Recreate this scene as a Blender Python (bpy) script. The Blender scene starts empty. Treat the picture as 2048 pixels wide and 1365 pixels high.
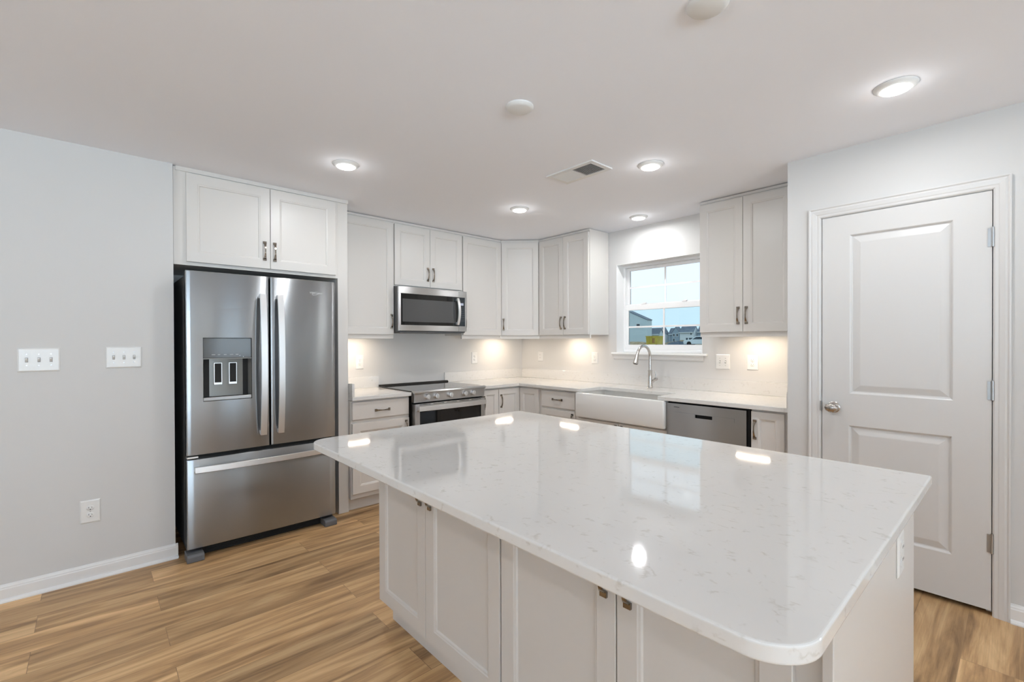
import bpy, bmesh, math, random
from mathutils import Vector, Matrix
random.seed(7)
PI = math.pi
sc = bpy.context.scene
COL = sc.collection

# ------------------------------------------------------------------ camera
F_PX, YAW, PITCH, ROLL = 928.37, 0.8342, -0.0061, -0.0033
cam_d = bpy.data.cameras.new('camera')
cam = bpy.data.objects.new('camera', cam_d)
COL.objects.link(cam)
cam_d.sensor_fit = 'HORIZONTAL'
cam_d.sensor_width = 36.0
cam_d.lens = F_PX * 36.0 / 2048.0
cam_d.shift_x = -1.055 / 2048.0
cam_d.shift_y = 7.22 / 2048.0
cam_d.clip_start = 0.05
cam_d.clip_end = 1000
Fv = Vector((math.cos(YAW) * math.cos(PITCH), math.sin(YAW) * math.cos(PITCH), math.sin(PITCH)))
Rv = Vector((math.sin(YAW), -math.cos(YAW), 0))
Uv = Rv.cross(Fv)
R2 = Rv * math.cos(ROLL) + Uv * math.sin(ROLL)
U2 = -Rv * math.sin(ROLL) + Uv * math.cos(ROLL)
mw = Matrix((R2, U2, -Fv)).transposed().to_4x4()
mw.translation = Vector((-3.9078, -4.1379, 1.333))
cam.matrix_world = mw
sc.camera = cam

# ------------------------------------------------------------------ render look
sc.view_settings.view_transform = 'Standard'
sc.view_settings.look = 'None'
sc.view_settings.gamma = 1
sc.view_settings.use_curve_mapping = False
sc.view_settings.exposure = 0.06
sc.cycles.use_denoising = True
sc.cycles.max_bounces = 10
sc.cycles.diffuse_bounces = 6
sc.cycles.glossy_bounces = 4
sc.cycles.transparent_max_bounces = 12
sc.cycles.sample_clamp_indirect = 6.0
sc.cycles.caustics_reflective = False
sc.cycles.caustics_refractive = False

# ------------------------------------------------------------------ sky
W = bpy.data.worlds.new('overcast_sky')
sc.world = W
W.use_nodes = True
wn, wl = W.node_tree.nodes, W.node_tree.links
wbg = wn['Background']
wtc = wn.new('ShaderNodeTexCoord')
wsep = wn.new('ShaderNodeSeparateXYZ')
wrp = wn.new('ShaderNodeValToRGB')
wl.new(wtc.outputs['Generated'], wsep.inputs[0])
wl.new(wsep.outputs['Z'], wrp.inputs[0])
wl.new(wrp.outputs[0], wbg.inputs['Color'])
wrp.color_ramp.elements[0].position = 0.0
wrp.color_ramp.elements[0].color = (0.80, 0.915, 1.0, 1)
wrp.color_ramp.elements[1].position = 0.6
wrp.color_ramp.elements[1].color = (0.86, 0.93, 1.0, 1)
wbg.inputs['Strength'].default_value = 1.16

def area(name, loc, rot, sx, sy, power, color, shape='RECTANGLE', spread=PI):
    d = bpy.data.lights.new(name, 'AREA')
    d.shape = shape
    d.size = sx
    if shape in ('RECTANGLE', 'ELLIPSE'):
        d.size_y = sy
    d.energy = power
    d.color = color
    d.spread = spread
    o = bpy.data.objects.new(name, d)
    o.location = loc
    o.rotation_euler = rot
    COL.objects.link(o)
    return o

XP_ = -0.696
DAY = (0.69, 0.86, 1.0)
LAMP = (0.96, 0.98, 1.0)
WARM = (1.0, 0.82, 0.63)
# daylight lamps at unseen windows; patio and west tipped up to brighten the ceiling
area('daylight_rear', (-1.25, -10.66, 1.5), (PI / 2 + 0.2, 0, 0), 0.95, 1.15, 22, DAY)
area('patio_ceiling_fill', (-5.0, -10.68, 1.08), (PI / 2 + 1.0, 0, 0), 3.2, 2.0, 650, DAY, 'RECTANGLE', 2.3)
area('west_ceiling_fill', (-8.18, -4.0, 1.5), (PI / 2 + 1.0, 0, -PI / 2), 1.7, 1.3, 125, DAY, 'RECTANGLE', 2.3)
# lamps behind unseen sidelights, added for tall streaks on the refrigerator steel
area('added_streak_light', (XP_ + 0.10, -6.00, 1.15), (0, PI / 2, 0), 1.70, 0.13, 20, DAY)
area('added_streak_light', (XP_ + 0.10, -7.00, 1.15), (0, PI / 2, 0), 1.70, 0.13, 20, DAY)
LAMP_W = 5.8
UNDER_W = 1.8

# ------------------------------------------------------------------ materials
def mat(name, color, rough=0.5, metal=0.0, spec=0.5, ior=1.45, coat=0.0, emit=None, estr=0.0, aniso=0.0):
    m = bpy.data.materials.new(name)
    m.use_nodes = True
    b = m.node_tree.nodes['Principled BSDF']
    b.inputs['Base Color'].default_value = (*color, 1)
    b.inputs['Roughness'].default_value = rough
    b.inputs['Metallic'].default_value = metal
    b.inputs['Specular IOR Level'].default_value = spec
    b.inputs['IOR'].default_value = ior
    b.inputs['Coat Weight'].default_value = coat
    if emit:
        b.inputs['Emission Color'].default_value = (*emit, 1)
        b.inputs['Emission Strength'].default_value = estr
    if aniso:
        b.inputs['Anisotropic'].default_value = aniso
        c = m.node_tree.nodes.new('ShaderNodeCombineXYZ')
        c.inputs[2].default_value = 1.0
        m.node_tree.links.new(c.outputs[0], b.inputs['Tangent'])
    return m

def nodes(m):
    return m.node_tree.nodes, m.node_tree.links, m.node_tree.nodes['Principled BSDF']

def paint(name, color, rough, bump=0.02, scale=350.0):
    m = mat(name, color, rough)
    n, l, b = nodes(m)
    g = n.new('ShaderNodeNewGeometry')
    t = n.new('ShaderNodeTexNoise')
    t.inputs['Scale'].default_value = scale
    t.inputs['Detail'].default_value = 2
    l.new(g.outputs['Position'], t.inputs['Vector'])
    bp = n.new('ShaderNodeBump')
    bp.inputs['Strength'].default_value = bump
    bp.inputs['Distance'].default_value = 0.002
    l.new(t.outputs[0], bp.inputs['Height'])
    l.new(bp.outputs[0], b.inputs['Normal'])
    return m

M_WALL = paint('wall_paint', (0.605, 0.595, 0.582), 0.6, 0.08)
M_CEIL = paint('ceiling_paint', (0.87, 0.885, 0.935), 0.85, 0.10, 220)
M_TRIM = paint('trim_gloss_paint', (0.625, 0.613, 0.60), 0.30, 0.01)
M_BASE = paint('baseboard_paint', (0.74, 0.735, 0.725), 0.30, 0.01)
M_CAB = paint('cabinet_lacquer', (0.65, 0.62, 0.587), 0.33, 0.01)
M_CABIN = paint('cabinet_box', (0.60, 0.565, 0.50), 0.5, 0.01)
M_PLASTIC = mat('switch_plastic', (0.74, 0.735, 0.72), 0.30)
M_SLOT = mat('dark_slot', (0.02, 0.018, 0.016), 0.6)
M_GREYP = mat('grey_plastic', (0.115, 0.115, 0.12), 0.5)
M_BLACK = mat('black_gap', (0.008, 0.007, 0.006), 0.7)
M_CHAR = mat('charcoal_case', (0.10, 0.10, 0.10), 0.45)
M_STEEL = mat('brushed_stainless', (0.37, 0.385, 0.40), 0.27, 1.0, aniso=1.0)
M_STEEL2 = mat('satin_stainless_handle', (0.80, 0.80, 0.80), 0.36, 1.0)
M_STEELR = mat('range_stainless', (0.52, 0.52, 0.52), 0.32, 1.0, aniso=0.95)
M_CHROME = mat('brushed_nickel_tap', (0.55, 0.53, 0.51), 0.22, 1.0)
M_PULL = mat('satin_nickel_pull', (0.30, 0.26, 0.215), 0.18, 1.0)
M_KNOB = mat('satin_nickel_knob', (0.42, 0.39, 0.36), 0.24, 1.0)
M_HINGE = mat('nickel_hinge', (0.42, 0.42, 0.42), 0.35, 1.0)
M_PORC = mat('white_fireclay', (0.74, 0.73, 0.71), 0.10, ior=1.5)
M_BGLASS = mat('black_oven_glass', (0.006, 0.006, 0.006), 0.03, ior=1.5)
M_COOK = mat('ceramic_cooktop', (0.012, 0.012, 0.012), 0.05, ior=2.0)
M_MWGLASS = mat('microwave_window', (0.07, 0.07, 0.07), 0.06, ior=1.6)
M_PANEL = mat('dispenser_panel', (0.10, 0.10, 0.10), 0.10, 0.0)
M_NICHE = mat('dispenser_niche', (0.22, 0.215, 0.20), 0.38, 0.25)
M_DISPLAY = mat('lit_display', (0.1, 0.1, 0.12), 0.3, emit=(0.62, 0.70, 0.85), estr=0.5)
M_MARK = mat('printed_mark', (0.45, 0.45, 0.45), 0.4)
M_LOGO = mat('chrome_logo', (0.85, 0.85, 0.85), 0.2, 1.0)
M_DARKLOGO = mat('dark_badge', (0.05, 0.05, 0.05), 0.4)
M_VENTDARK = mat('vent_interior', (0.05, 0.055, 0.06), 0.7)
M_DIFF = mat('led_diffuser', (0.9, 0.9, 0.9), 0.4, emit=(1.0, 0.96, 0.90), estr=14.0)
M_LED = mat('under_cabinet_led', (0.9, 0.9, 0.9), 0.4, emit=(1.0, 0.88, 0.72), estr=12.0)
M_VINYL = mat('window_vinyl', (0.86, 0.86, 0.86), 0.25)
M_BRONZE = mat('alcove_shadow_paint', (0.10, 0.085, 0.07), 0.7)

# window glass: clear with a faint cool reflection
M_GLASS = bpy.data.materials.new('window_glass')
M_GLASS.use_nodes = True
gn, gl = M_GLASS.node_tree.nodes, M_GLASS.node_tree.links
gn.remove(gn['Principled BSDF'])
tr = gn.new('ShaderNodeBsdfTransparent'); tr.inputs[0].default_value = (0.97, 0.99, 1.0, 1)
gs = gn.new('ShaderNodeBsdfGlossy'); gs.inputs['Roughness'].default_value = 0.02
fr = gn.new('ShaderNodeFresnel'); fr.inputs[0].default_value = 1.35
mx = gn.new('ShaderNodeMixShader')
gl.new(fr.outputs[0], mx.inputs[0]); gl.new(tr.outputs[0], mx.inputs[1]); gl.new(gs.outputs[0], mx.inputs[2])
gl.new(mx.outputs[0], gn['Material Output'].inputs[0])
M_SCREEN = M_GLASS.copy(); M_SCREEN.name = 'screened_window_glass'
for nn in M_SCREEN.node_tree.nodes:
    if nn.type == 'BSDF_TRANSPARENT':
        nn.inputs[0].default_value = (0.80, 0.90, 0.93, 1)

# quartz: warm white with short grey-brown veins
def quartz():
    m = mat('white_quartz', (0.78, 0.765, 0.745), 0.05, ior=1.85)
    n, l, b = nodes(m)
    g = n.new('ShaderNodeNewGeometry')
    mp = n.new('ShaderNodeMapping'); mp.inputs['Rotation'].default_value = (0, 0, 0.5)
    mp.inputs['Scale'].default_value = (1.0, 0.55, 1.0)
    l.new(g.outputs['Position'], mp.inputs[0])
    warp = n.new('ShaderNodeTexNoise'); warp.inputs['Scale'].default_value = 16; warp.inputs['Detail'].default_value = 5
    l.new(mp.outputs[0], warp.inputs['Vector'])
    ml = n.new('ShaderNodeMix'); ml.data_type = 'VECTOR'; ml.factor_mode = 'UNIFORM'
    ml.inputs['Factor'].default_value = 0.10
    l.new(mp.outputs[0], ml.inputs[4]); l.new(warp.outputs['Color'], ml.inputs[5])
    vo = n.new('ShaderNodeTexVoronoi'); vo.feature = 'DISTANCE_TO_EDGE'; vo.inputs['Scale'].default_value = 24
    l.new(ml.outputs[1], vo.inputs['Vector'])
    r1 = n.new('ShaderNodeValToRGB')
    r1.color_ramp.elements[0].position = 0.0; r1.color_ramp.elements[0].color = (1, 1, 1, 1)
    r1.color_ramp.elements[1].position = 0.075; r1.color_ramp.elements[1].color = (0, 0, 0, 1)
    l.new(vo.outputs['Distance'], r1.inputs[0])
    mask = n.new('ShaderNodeTexNoise'); mask.inputs['Scale'].default_value = 40; mask.inputs['Detail'].default_value = 4
    l.new(g.outputs['Position'], mask.inputs['Vector'])
    r2 = n.new('ShaderNodeValToRGB')
    r2.color_ramp.elements[0].position = 0.54; r2.color_ramp.elements[0].color = (0, 0, 0, 1)
    r2.color_ramp.elements[1].position = 0.66; r2.color_ramp.elements[1].color = (1, 1, 1, 1)
    l.new(mask.outputs[0], r2.inputs[0])
    mu = n.new('ShaderNodeMath'); mu.operation = 'MULTIPLY'
    l.new(r1.outputs[0], mu.inputs[0]); l.new(r2.outputs[0], mu.inputs[1])
    cl = n.new('ShaderNodeTexNoise'); cl.inputs['Scale'].default_value = 3.5; cl.inputs['Detail'].default_value = 3
    l.new(g.outputs['Position'], cl.inputs['Vector'])
    c0 = n.new('ShaderNodeMix'); c0.data_type = 'RGBA'
    c0.inputs[6].default_value = (0.69, 0.675, 0.655, 1); c0.inputs[7].default_value = (0.655, 0.64, 0.615, 1)
    l.new(cl.outputs[0], c0.inputs[0])
    c1 = n.new('ShaderNodeMix'); c1.data_type = 'RGBA'
    c1.inputs[7].default_value = (0.46, 0.42, 0.37, 1)
    sc_ = n.new('ShaderNodeMath'); sc_.operation = 'MULTIPLY'; sc_.inputs[1].default_value = 0.55
    l.new(mu.outputs[0], sc_.inputs[0]); l.new(sc_.outputs[0], c1.inputs[0]); l.new(c0.outputs[2], c1.inputs[6])
    l.new(c1.outputs[2], b.inputs['Base Color'])
    return m
M_QUARTZ = quartz()

# vinyl plank floor, boards running along x
def floor_mat():
    m = mat('oak_plank', (0.5, 0.33, 0.2), 0.42)
    n, l, b = nodes(m)
    g = n.new('ShaderNodeNewGeometry')
    br = n.new('ShaderNodeTexBrick')
    br.offset = 0.37; br.offset_frequency = 2
    br.inputs['Scale'].default_value = 1.0
    br.inputs['Brick Width'].default_value = 1.22
    br.inputs['Row Height'].default_value = 0.18
    br.inputs['Mortar Size'].default_value = 0.0012
    br.inputs['Mortar Smooth'].default_value = 0.0
    br.inputs['Bias'].default_value = 0.0
    br.inputs['Color1'].default_value = (0, 0, 0, 1); br.inputs['Color2'].default_value = (1, 1, 1, 1)
    br.inputs['Mortar'].default_value = (0.5, 0.5, 0.5, 1)
    l.new(g.outputs['Position'], br.inputs['Vector'])
    # per board offset for the grain
    sep = n.new('ShaderNodeSeparateXYZ'); l.new(g.outputs['Position'], sep.inputs[0])
    mu = n.new('ShaderNodeMath'); mu.operation = 'MULTIPLY'; mu.inputs[1].default_value = 37.0
    l.new(br.outputs['Color'], mu.inputs[0])
    ax = n.new('ShaderNodeMath'); ax.operation = 'MULTIPLY_ADD'; ax.inputs[1].default_value = 0.6
    l.new(sep.outputs[0], ax.inputs[0]); l.new(mu.outputs[0], ax.inputs[2])
    cb = n.new('ShaderNodeCombineXYZ')
    l.new(ax.outputs[0], cb.inputs[0])
    my = n.new('ShaderNodeMath'); my.operation = 'MULTIPLY'; my.inputs[1].default_value = 6.5
    l.new(sep.outputs[1], my.inputs[0]); l.new(my.outputs[0], cb.inputs[1])
    gr = n.new('ShaderNodeTexNoise'); gr.inputs['Scale'].default_value = 2.2; gr.inputs['Detail'].default_value = 7
    gr.inputs['Roughness'].default_value = 0.58; gr.inputs['Distortion'].default_value = 0.9
    l.new(cb.outputs[0], gr.inputs['Vector'])
    ramp = n.new('ShaderNodeValToRGB')
    e = ramp.color_ramp.elements
    e[0].position = 0.32; e[0].color = (0.235, 0.130, 0.058, 1)
    e[1].position = 0.66; e[1].color = (0.70, 0.46, 0.235, 1)
    e2 = ramp.color_ramp.elements.new(0.5); e2.color = (0.50, 0.30, 0.14, 1)
    l.new(gr.outputs[0], ramp.inputs[0])
    # fine pores
    cb2 = n.new('ShaderNodeCombineXYZ')
    mx2 = n.new('ShaderNodeMath'); mx2.operation = 'MULTIPLY'; mx2.inputs[1].default_value = 6.0
    my2 = n.new('ShaderNodeMath'); my2.operation = 'MULTIPLY'; my2.inputs[1].default_value = 220.0
    l.new(ax.outputs[0], mx2.inputs[0]); l.new(sep.outputs[1], my2.inputs[0])
    l.new(mx2.outputs[0], cb2.inputs[0]); l.new(my2.outputs[0], cb2.inputs[1])
    fi = n.new('ShaderNodeTexNoise'); fi.inputs['Scale'].default_value = 1.0; fi.inputs['Detail'].default_value = 3
    l.new(cb2.outputs[0], fi.inputs['Vector'])
    fr_ = n.new('ShaderNodeMapRange'); fr_.inputs[1].default_value = 0.3; fr_.inputs[2].default_value = 0.7
    fr_.inputs[3].default_value = 0.90; fr_.inputs[4].default_value = 1.07
    l.new(fi.outputs[0], fr_.inputs[0])
    # board tint
    tint = n.new('ShaderNodeMapRange'); tint.inputs[3].default_value = 0.74; tint.inputs[4].default_value = 1.16
    l.new(br.outputs['Color'], tint.inputs[0])
    m1 = n.new('ShaderNodeMath'); m1.operation = 'MULTIPLY'
    l.new(fr_.outputs[0], m1.inputs[0]); l.new(tint.outputs[0], m1.inputs[1])
    vm = n.new('ShaderNodeVectorMath'); vm.operation = 'SCALE'
    l.new(ramp.outputs[0], vm.inputs[0]); l.new(m1.outputs[0], vm.inputs['Scale'])
    seam = n.new('ShaderNodeMix'); seam.data_type = 'RGBA'; seam.inputs[7].default_value = (0.10, 0.055, 0.03, 1)
    sf = n.new('ShaderNodeMath'); sf.operation = 'MULTIPLY'; sf.inputs[1].default_value = 0.5
    l.new(br.outputs['Fac'], sf.inputs[0])
    l.new(sf.outputs[0], seam.inputs[0]); l.new(vm.outputs[0], seam.inputs[6])
    l.new(seam.outputs[2], b.inputs['Base Color'])
    bp = n.new('ShaderNodeBump'); bp.inputs['Strength'].default_value = 0.12; bp.inputs['Distance'].default_value = 0.002
    l.new(fi.outputs[0], bp.inputs['Height']); l.new(bp.outputs[0], b.inputs['Normal'])
    return m
M_FLOOR = floor_mat()

def siding(name, c, period=0.25):
    m = mat(name, c, 0.7)
    n, l, b = nodes(m)
    g = n.new('ShaderNodeNewGeometry')
    w = n.new('ShaderNodeTexWave'); w.bands_direction = 'Z'; w.wave_profile = 'SAW'
    w.inputs['Scale'].default_value = 1.0 / period / 3.18
    l.new(g.outputs['Position'], w.inputs['Vector'])
    r = n.new('ShaderNodeMapRange'); r.inputs[3].default_value = 0.86; r.inputs[4].default_value = 1.0
    l.new(w.outputs['Fac'], r.inputs[0])
    v = n.new('ShaderNodeVectorMath'); v.operation = 'SCALE'; v.inputs[0].default_value = c
    l.new(r.outputs[0], v.inputs['Scale']); l.new(v.outputs[0], b.inputs['Base Color'])
    return m

def noisy(name, c0, c1, scale, rough=0.9):
    m = mat(name, c0, rough)
    n, l, b = nodes(m)
    g = n.new('ShaderNodeNewGeometry')
    t = n.new('ShaderNodeTexNoise'); t.inputs['Scale'].default_value = scale; t.inputs['Detail'].default_value = 5
    l.new(g.outputs['Position'], t.inputs['Vector'])
    r = n.new('ShaderNodeValToRGB')
    r.color_ramp.elements[0].position = 0.4; r.color_ramp.elements[0].color = (*c0, 1)
    r.color_ramp.elements[1].position = 0.6; r.color_ramp.elements[1].color = (*c1, 1)
    l.new(t.outputs[0], r.inputs[0]); l.new(r.outputs[0], b.inputs['Base Color'])
    return m

# ------------------------------------------------------------------ mesh helpers
class M:
    def __init__(s):
        s.v, s.f, s.mi, s.sm = [], [], [], []
        s.cur = 0
        s.smooth = False
    def add(s, vs, fs):
        o = len(s.v)
        s.v += [tuple(p) for p in vs]
        for f in fs:
            s.f.append([i + o for i in f]); s.mi.append(s.cur); s.sm.append(s.smooth)
        return s
    def box(s, x0, x1, y0, y1, z0, z1):
        x0, x1 = min(x0, x1), max(x0, x1); y0, y1 = min(y0, y1), max(y0, y1); z0, z1 = min(z0, z1), max(z0, z1)
        return s.add([(x0,y0,z0),(x1,y0,z0),(x1,y1,z0),(x0,y1,z0),(x0,y0,z1),(x1,y0,z1),(x1,y1,z1),(x0,y1,z1)],
                     [(0,3,2,1),(4,5,6,7),(0,1,5,4),(1,2,6,5),(2,3,7,6),(3,0,4,7)])
    def prism(s, pts, axis, a, b):
        """closed 2-D polygon pushed from a to b along an axis; pts in the two other axes in x,y,z order"""
        def P(p, t):
            return {'x': (t, p[0], p[1]), 'y': (p[0], t, p[1]), 'z': (p[0], p[1], t)}[axis]
        n = len(pts)
        vs = [P(p, a) for p in pts] + [P(p, b) for p in pts]
        fs = [tuple(range(n)), tuple(range(2 * n - 1, n - 1, -1))]
        fs += [(i, (i + 1) % n, n + (i + 1) % n, n + i) for i in range(n)]
        return s.add(vs, fs)
    def rings(s, rs, cap0=True, cap1=True, closed=True):
        n = len(rs[0]); vs = [p for r in rs for p in r]; fs = []
        for k in range(len(rs) - 1):
            for i in range(n if closed else n - 1):
                j = (i + 1) % n
                fs.append((k*n+i, k*n+j, (k+1)*n+j, (k+1)*n+i))
        if cap0: fs.append(tuple(range(n)))
        if cap1: fs.append(tuple(range(len(rs)*n-1, (len(rs)-1)*n-1, -1)))
        return s.add(vs, fs)
    def lathe(s, prof, c, axis='z', seg=32, sy=1.0):
        """prof: (radius, height) pairs; axis the axis of turning"""
        s.smooth = True
        rs = []
        for r, h in prof:
            ring = []
            for k in range(seg):
                a = 2*PI*k/seg; u, w = r*math.cos(a), r*math.sin(a)*sy
                d = {'z': (u, w, h), 'y': (u, h, w), 'x': (h, u, w)}[axis]
                ring.append((c[0]+d[0], c[1]+d[1], c[2]+d[2]))
            rs.append(ring)
        s.rings(rs); s.smooth = False
        return s
    def tube(s, pts, rad, seg=16):
        s.smooth = True
        P = [Vector(p) for p in pts]; R = rad if isinstance(rad, (list, tuple)) else [rad]*len(P)
        rs = []; up = None
        for i, p in enumerate(P):
            t = (P[min(i+1, len(P)-1)] - P[max(i-1, 0)]).normalized()
            if up is None:
                up = Vector((0, 1, 0)) if abs(t.y) < 0.9 else Vector((1, 0, 0))
            a = (up - t*up.dot(t)).normalized(); up = a
            b = t.cross(a)
            rs.append([tuple(p + a*R[i]*math.cos(2*PI*k/seg) + b*R[i]*math.sin(2*PI*k/seg)) for k in range(seg)])
        s.rings(rs); s.smooth = False
        return s
    def strap(s, pts, widths, wdir, th):
        """flat bar swept along pts; widths along wdir, thickness th"""
        P = [Vector(p) for p in pts]; w = Vector(wdir)
        TH = th if isinstance(th, (list, tuple)) else [th]*len(P)
        rs = []
        for i, p in enumerate(P):
            t = (P[min(i+1, len(P)-1)] - P[max(i-1, 0)]).normalized()
            nrm = t.cross(w).normalized()
            a, b = w*widths[i]/2, nrm*TH[i]/2
            rs.append([tuple(p-a-b), tuple(p+a-b), tuple(p+a+b), tuple(p-a+b)])
        return s.rings(rs)
    def build(s, name, mats, parent=None, bevel=0.0, seg=2, angle=35, weld=False):
        me = bpy.data.meshes.new(name)
        me.from_pydata(s.v, [], s.f)
        if not isinstance(mats, (list, tuple)): mats = [mats]
        for m in mats: me.materials.append(m)
        for p, k, q in zip(me.polygons, s.mi, s.sm):
            p.material_index = k; p.use_smooth = q
        bm = bmesh.new(); bm.from_mesh(me)
        if weld: bmesh.ops.remove_doubles(bm, verts=bm.verts, dist=1e-5)
        bmesh.ops.recalc_face_normals(bm, faces=bm.faces)
        bm.to_mesh(me); bm.free()
        if any(s.sm):
            for p in me.polygons: p.use_smooth = True
            me.set_sharp_from_angle(angle=math.radians(38))
        o = bpy.data.objects.new(name, me)
        COL.objects.link(o)
        if parent: o.parent = parent
        if bevel:
            b = o.modifiers.new('edge', 'BEVEL'); b.width = bevel; b.segments = seg
            b.limit_method = 'ANGLE'; b.angle_limit = math.radians(angle)
            b.harden_normals = False
        return o

def tag(o, label, cat, group=None, kind=None):
    if label: o['label'] = label
    if cat: o['category'] = cat
    if group: o['group'] = group
    if kind: o['kind'] = kind
    return o

def thing(name, label, cat, loc=(0, 0, 0), rz=0.0, group=None, kind=None):
    o = bpy.data.objects.new(name, None)
    o.empty_display_size = 0.1
    o.location = loc; o.rotation_euler = (0, 0, rz)
    COL.objects.link(o)
    return tag(o, label, cat, group, kind)

def struct(o):
    o['kind'] = 'structure'
    return o

def arc2(cx, cy, r, a0, a1, n=8):
    return [(cx + r*math.cos(a0+(a1-a0)*k/n), cy + r*math.sin(a0+(a1-a0)*k/n)) for k in range(n+1)]

# ------------------------------------------------------------------ the room shell
H = 2.44
XL, YL = -3.53, -0.603         # end and face of the wall left of the refrigerator
XP, YP = -0.696, -3.147        # face and end of the pantry wall
XW, YS = -8.0, -10.5
WY0, WY1, WZ0, WZ1 = -2.27, -1.385, 1.224, 2.10    # kitchen window opening
DY0, DY1, DZ = -4.043, -3.320, 2.063               # pantry door opening

struct(M().box(XW-0.3, 0.16, YS-0.3, 0.16, -0.12, 0).build('floor', M_FLOOR))
struct(M().box(XW-0.3, 0.16, YS-0.3, 0.16, H, H+0.12).build('ceiling', M_CEIL))
struct(M().box(XL, 0.16, 0, 0.14, 0, H).build('wall_back', M_WALL))
struct(M().box(XW, XL, YL, 0.14, 0, H).build('wall_left', M_WALL))
m = M()
m.box(0, 0.16, WY1, 0, 0, H); m.box(0, 0.16, -4.6, WY0, 0, H)
m.box(0, 0.16, WY0, WY1, 0, WZ0-0.014); m.box(0, 0.16, WY0, WY1, WZ1, H)
struct(m.build('wall_right', M_WALL, weld=False))
m = M()
m.box(XP, XP+0.115, DY1, YP, 0, H); m.box(XP, XP+0.115, -5.93, DY0, 0, H); m.box(XP, XP+0.115, -6.93, -6.07, 0, H); m.box(XP, XP+0.115, YS, -7.07, 0, H)
for a in (-7.07, -6.07): m.box(XP, XP+0.115, a, a+0.14, 0, 0.28); m.box(XP, XP+0.115, a, a+0.14, 2.02, H)
m.box(XP, XP+0.115, DY0, DY1, DZ, H)
m.box(XP+0.115, 0, YP-0.115, YP, 0, H)
m.box(XP+0.115, 0, -4.6, -4.5, 0, H)
struct(m.build('wall_pantry', M_WALL))
# south wall with a window and a patio opening, west wall with a window
m = M()
m.box(XW, -6.65, YS-0.14, YS, 0, H); m.box(-3.35, -1.75, YS-0.14, YS, 0, H); m.box(-0.77, XP+0.115, YS-0.14, YS, 0, H)
m.box(-6.65, -3.35, YS-0.14, YS, 2.1, H); m.box(-1.75, -0.77, YS-0.14, YS, 2.10, H); m.box(-1.75, -0.77, YS-0.14, YS, 0, 0.90)
struct(m.build('wall_rear', M_WALL))
m = M()
m.box(XW-0.14, XW, YS-0.14, -4.85, 0, H); m.box(XW-0.14, XW, -3.15, 0.14, 0, H)
m.box(XW-0.14, XW, -4.85, -3.15, 0, 0.86); m.box(XW-0.14, XW, -4.85, -3.15, 2.14, H)
struct(m.build('wall_west', M_WALL))
def plain_window(name, ax, c, a0, a1, z0, z1, ncol, nrow):
    m = M(); t = 0.05
    def bx(p0, p1, q0, q1, d0=0.03, d1=0.08):
        if ax == 'y': m.box(p0, p1, c-d1, c-d0, q0, q1)
        else: m.box(c-d1, c-d0, p0, p1, q0, q1)
    bx(a0, a1, z0, z0+t); bx(a0, a1, z1-t, z1); bx(a0, a0+t, z0+t, z1-t); bx(a1-t, a1, z0+t, z1-t)
    for k in range(1, ncol):
        x = a0 + (a1-a0)*k/ncol; bx(x-0.02, x+0.02, z0+t, z1-t, 0.035, 0.075)
    for k in range(1, nrow):
        z = z0 + (z1-z0)*k/nrow; bx(a0+t, a1-t, z-0.018, z+0.018, 0.036, 0.074)
    o = struct(m.build(name, M_VINYL, bevel=0.003))
    g = M()
    if ax == 'y': g.box(a0+t, a1-t, c-0.058, c-0.053, z0+t, z1-t)
    else: g.box(c-0.058, c-0.053, a0+t, a1-t, z0+t, z1-t)
    g.build('glass', M_GLASS, o)
plain_window('window_2', 'y', YS, -1.75, -0.77, 0.90, 2.10, 2, 2)
plain_window('window_3', 'y', YS, -6.65, -3.35, 0.0, 2.1, 2, 1)
plain_window('window_4', 'x', XW, -4.85, -3.15, 0.86, 2.14, 2, 2)

# unseen entry door and narrow sidelights, added to streak the refrigerator steel
m = M(); m.box(XP-0.012, XP-0.001, -6.91, -6.09, 0.02, 2.03)
ed = struct(m.build('door_2_added', M_TRIM, bevel=0.003))
m = M(); m.lathe([(0.030, 0.0), (0.030, -0.006), (0.012, -0.012), (0.012, -0.035), (0.028, -0.045), (0.028, -0.058), (0.001, -0.066)], (XP-0.012, -6.80, 0.95), 'x', 24)
m.build('door_knob', M_KNOB, ed)
for k_, a in enumerate((-7.07, -6.07)):
    m = M(); m.box(XP-0.012, XP-0.001, a-0.02, a, 0.26, 2.04); m.box(XP-0.012, XP-0.001, a+0.14, a+0.16, 0.26, 2.04)
    m.box(XP-0.012, XP-0.001, a, a+0.14, 0.26, 0.28); m.box(XP-0.012, XP-0.001, a, a+0.14, 2.02, 2.04)
    o = struct(m.build('window_%d' % (5+k_), M_TRIM))  # unseen sidelight frame, added along with its streak lamp
    g = M(); g.box(XP+0.05, XP+0.055, a, a+0.14, 0.28, 2.02); g.build('glass', M_GLASS, o)

# baseboards: profile (distance from wall, z)
BB = [(0, 0), (0.026, 0), (0.026, 0.006), (0.022, 0.015), (0.014, 0.019), (0.014, 0.066), (0.011, 0.071), (0.011, 0.076), (0.006, 0.083), (0.004, 0.089), (0, 0.089)]
m = M(); m.prism([(YL-d, z) for d, z in BB], 'x', XW, XL+0.012)
m.prism([(XL+d*0.6, z) for d, z in BB], 'y', YL-0.012, YL+0.05)
struct(m.build('baseboard_left', M_BASE))
m = M(); m.prism([(XP-d, z) for d, z in BB], 'y', -6.08, -4.097)
struct(m.build('baseboard_pantry', M_BASE))
m = M(); m.prism([(XP-d, z) for d, z in BB], 'y', -3.259, YP)
struct(m.build('baseboard_pantry_left', M_BASE))

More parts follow.
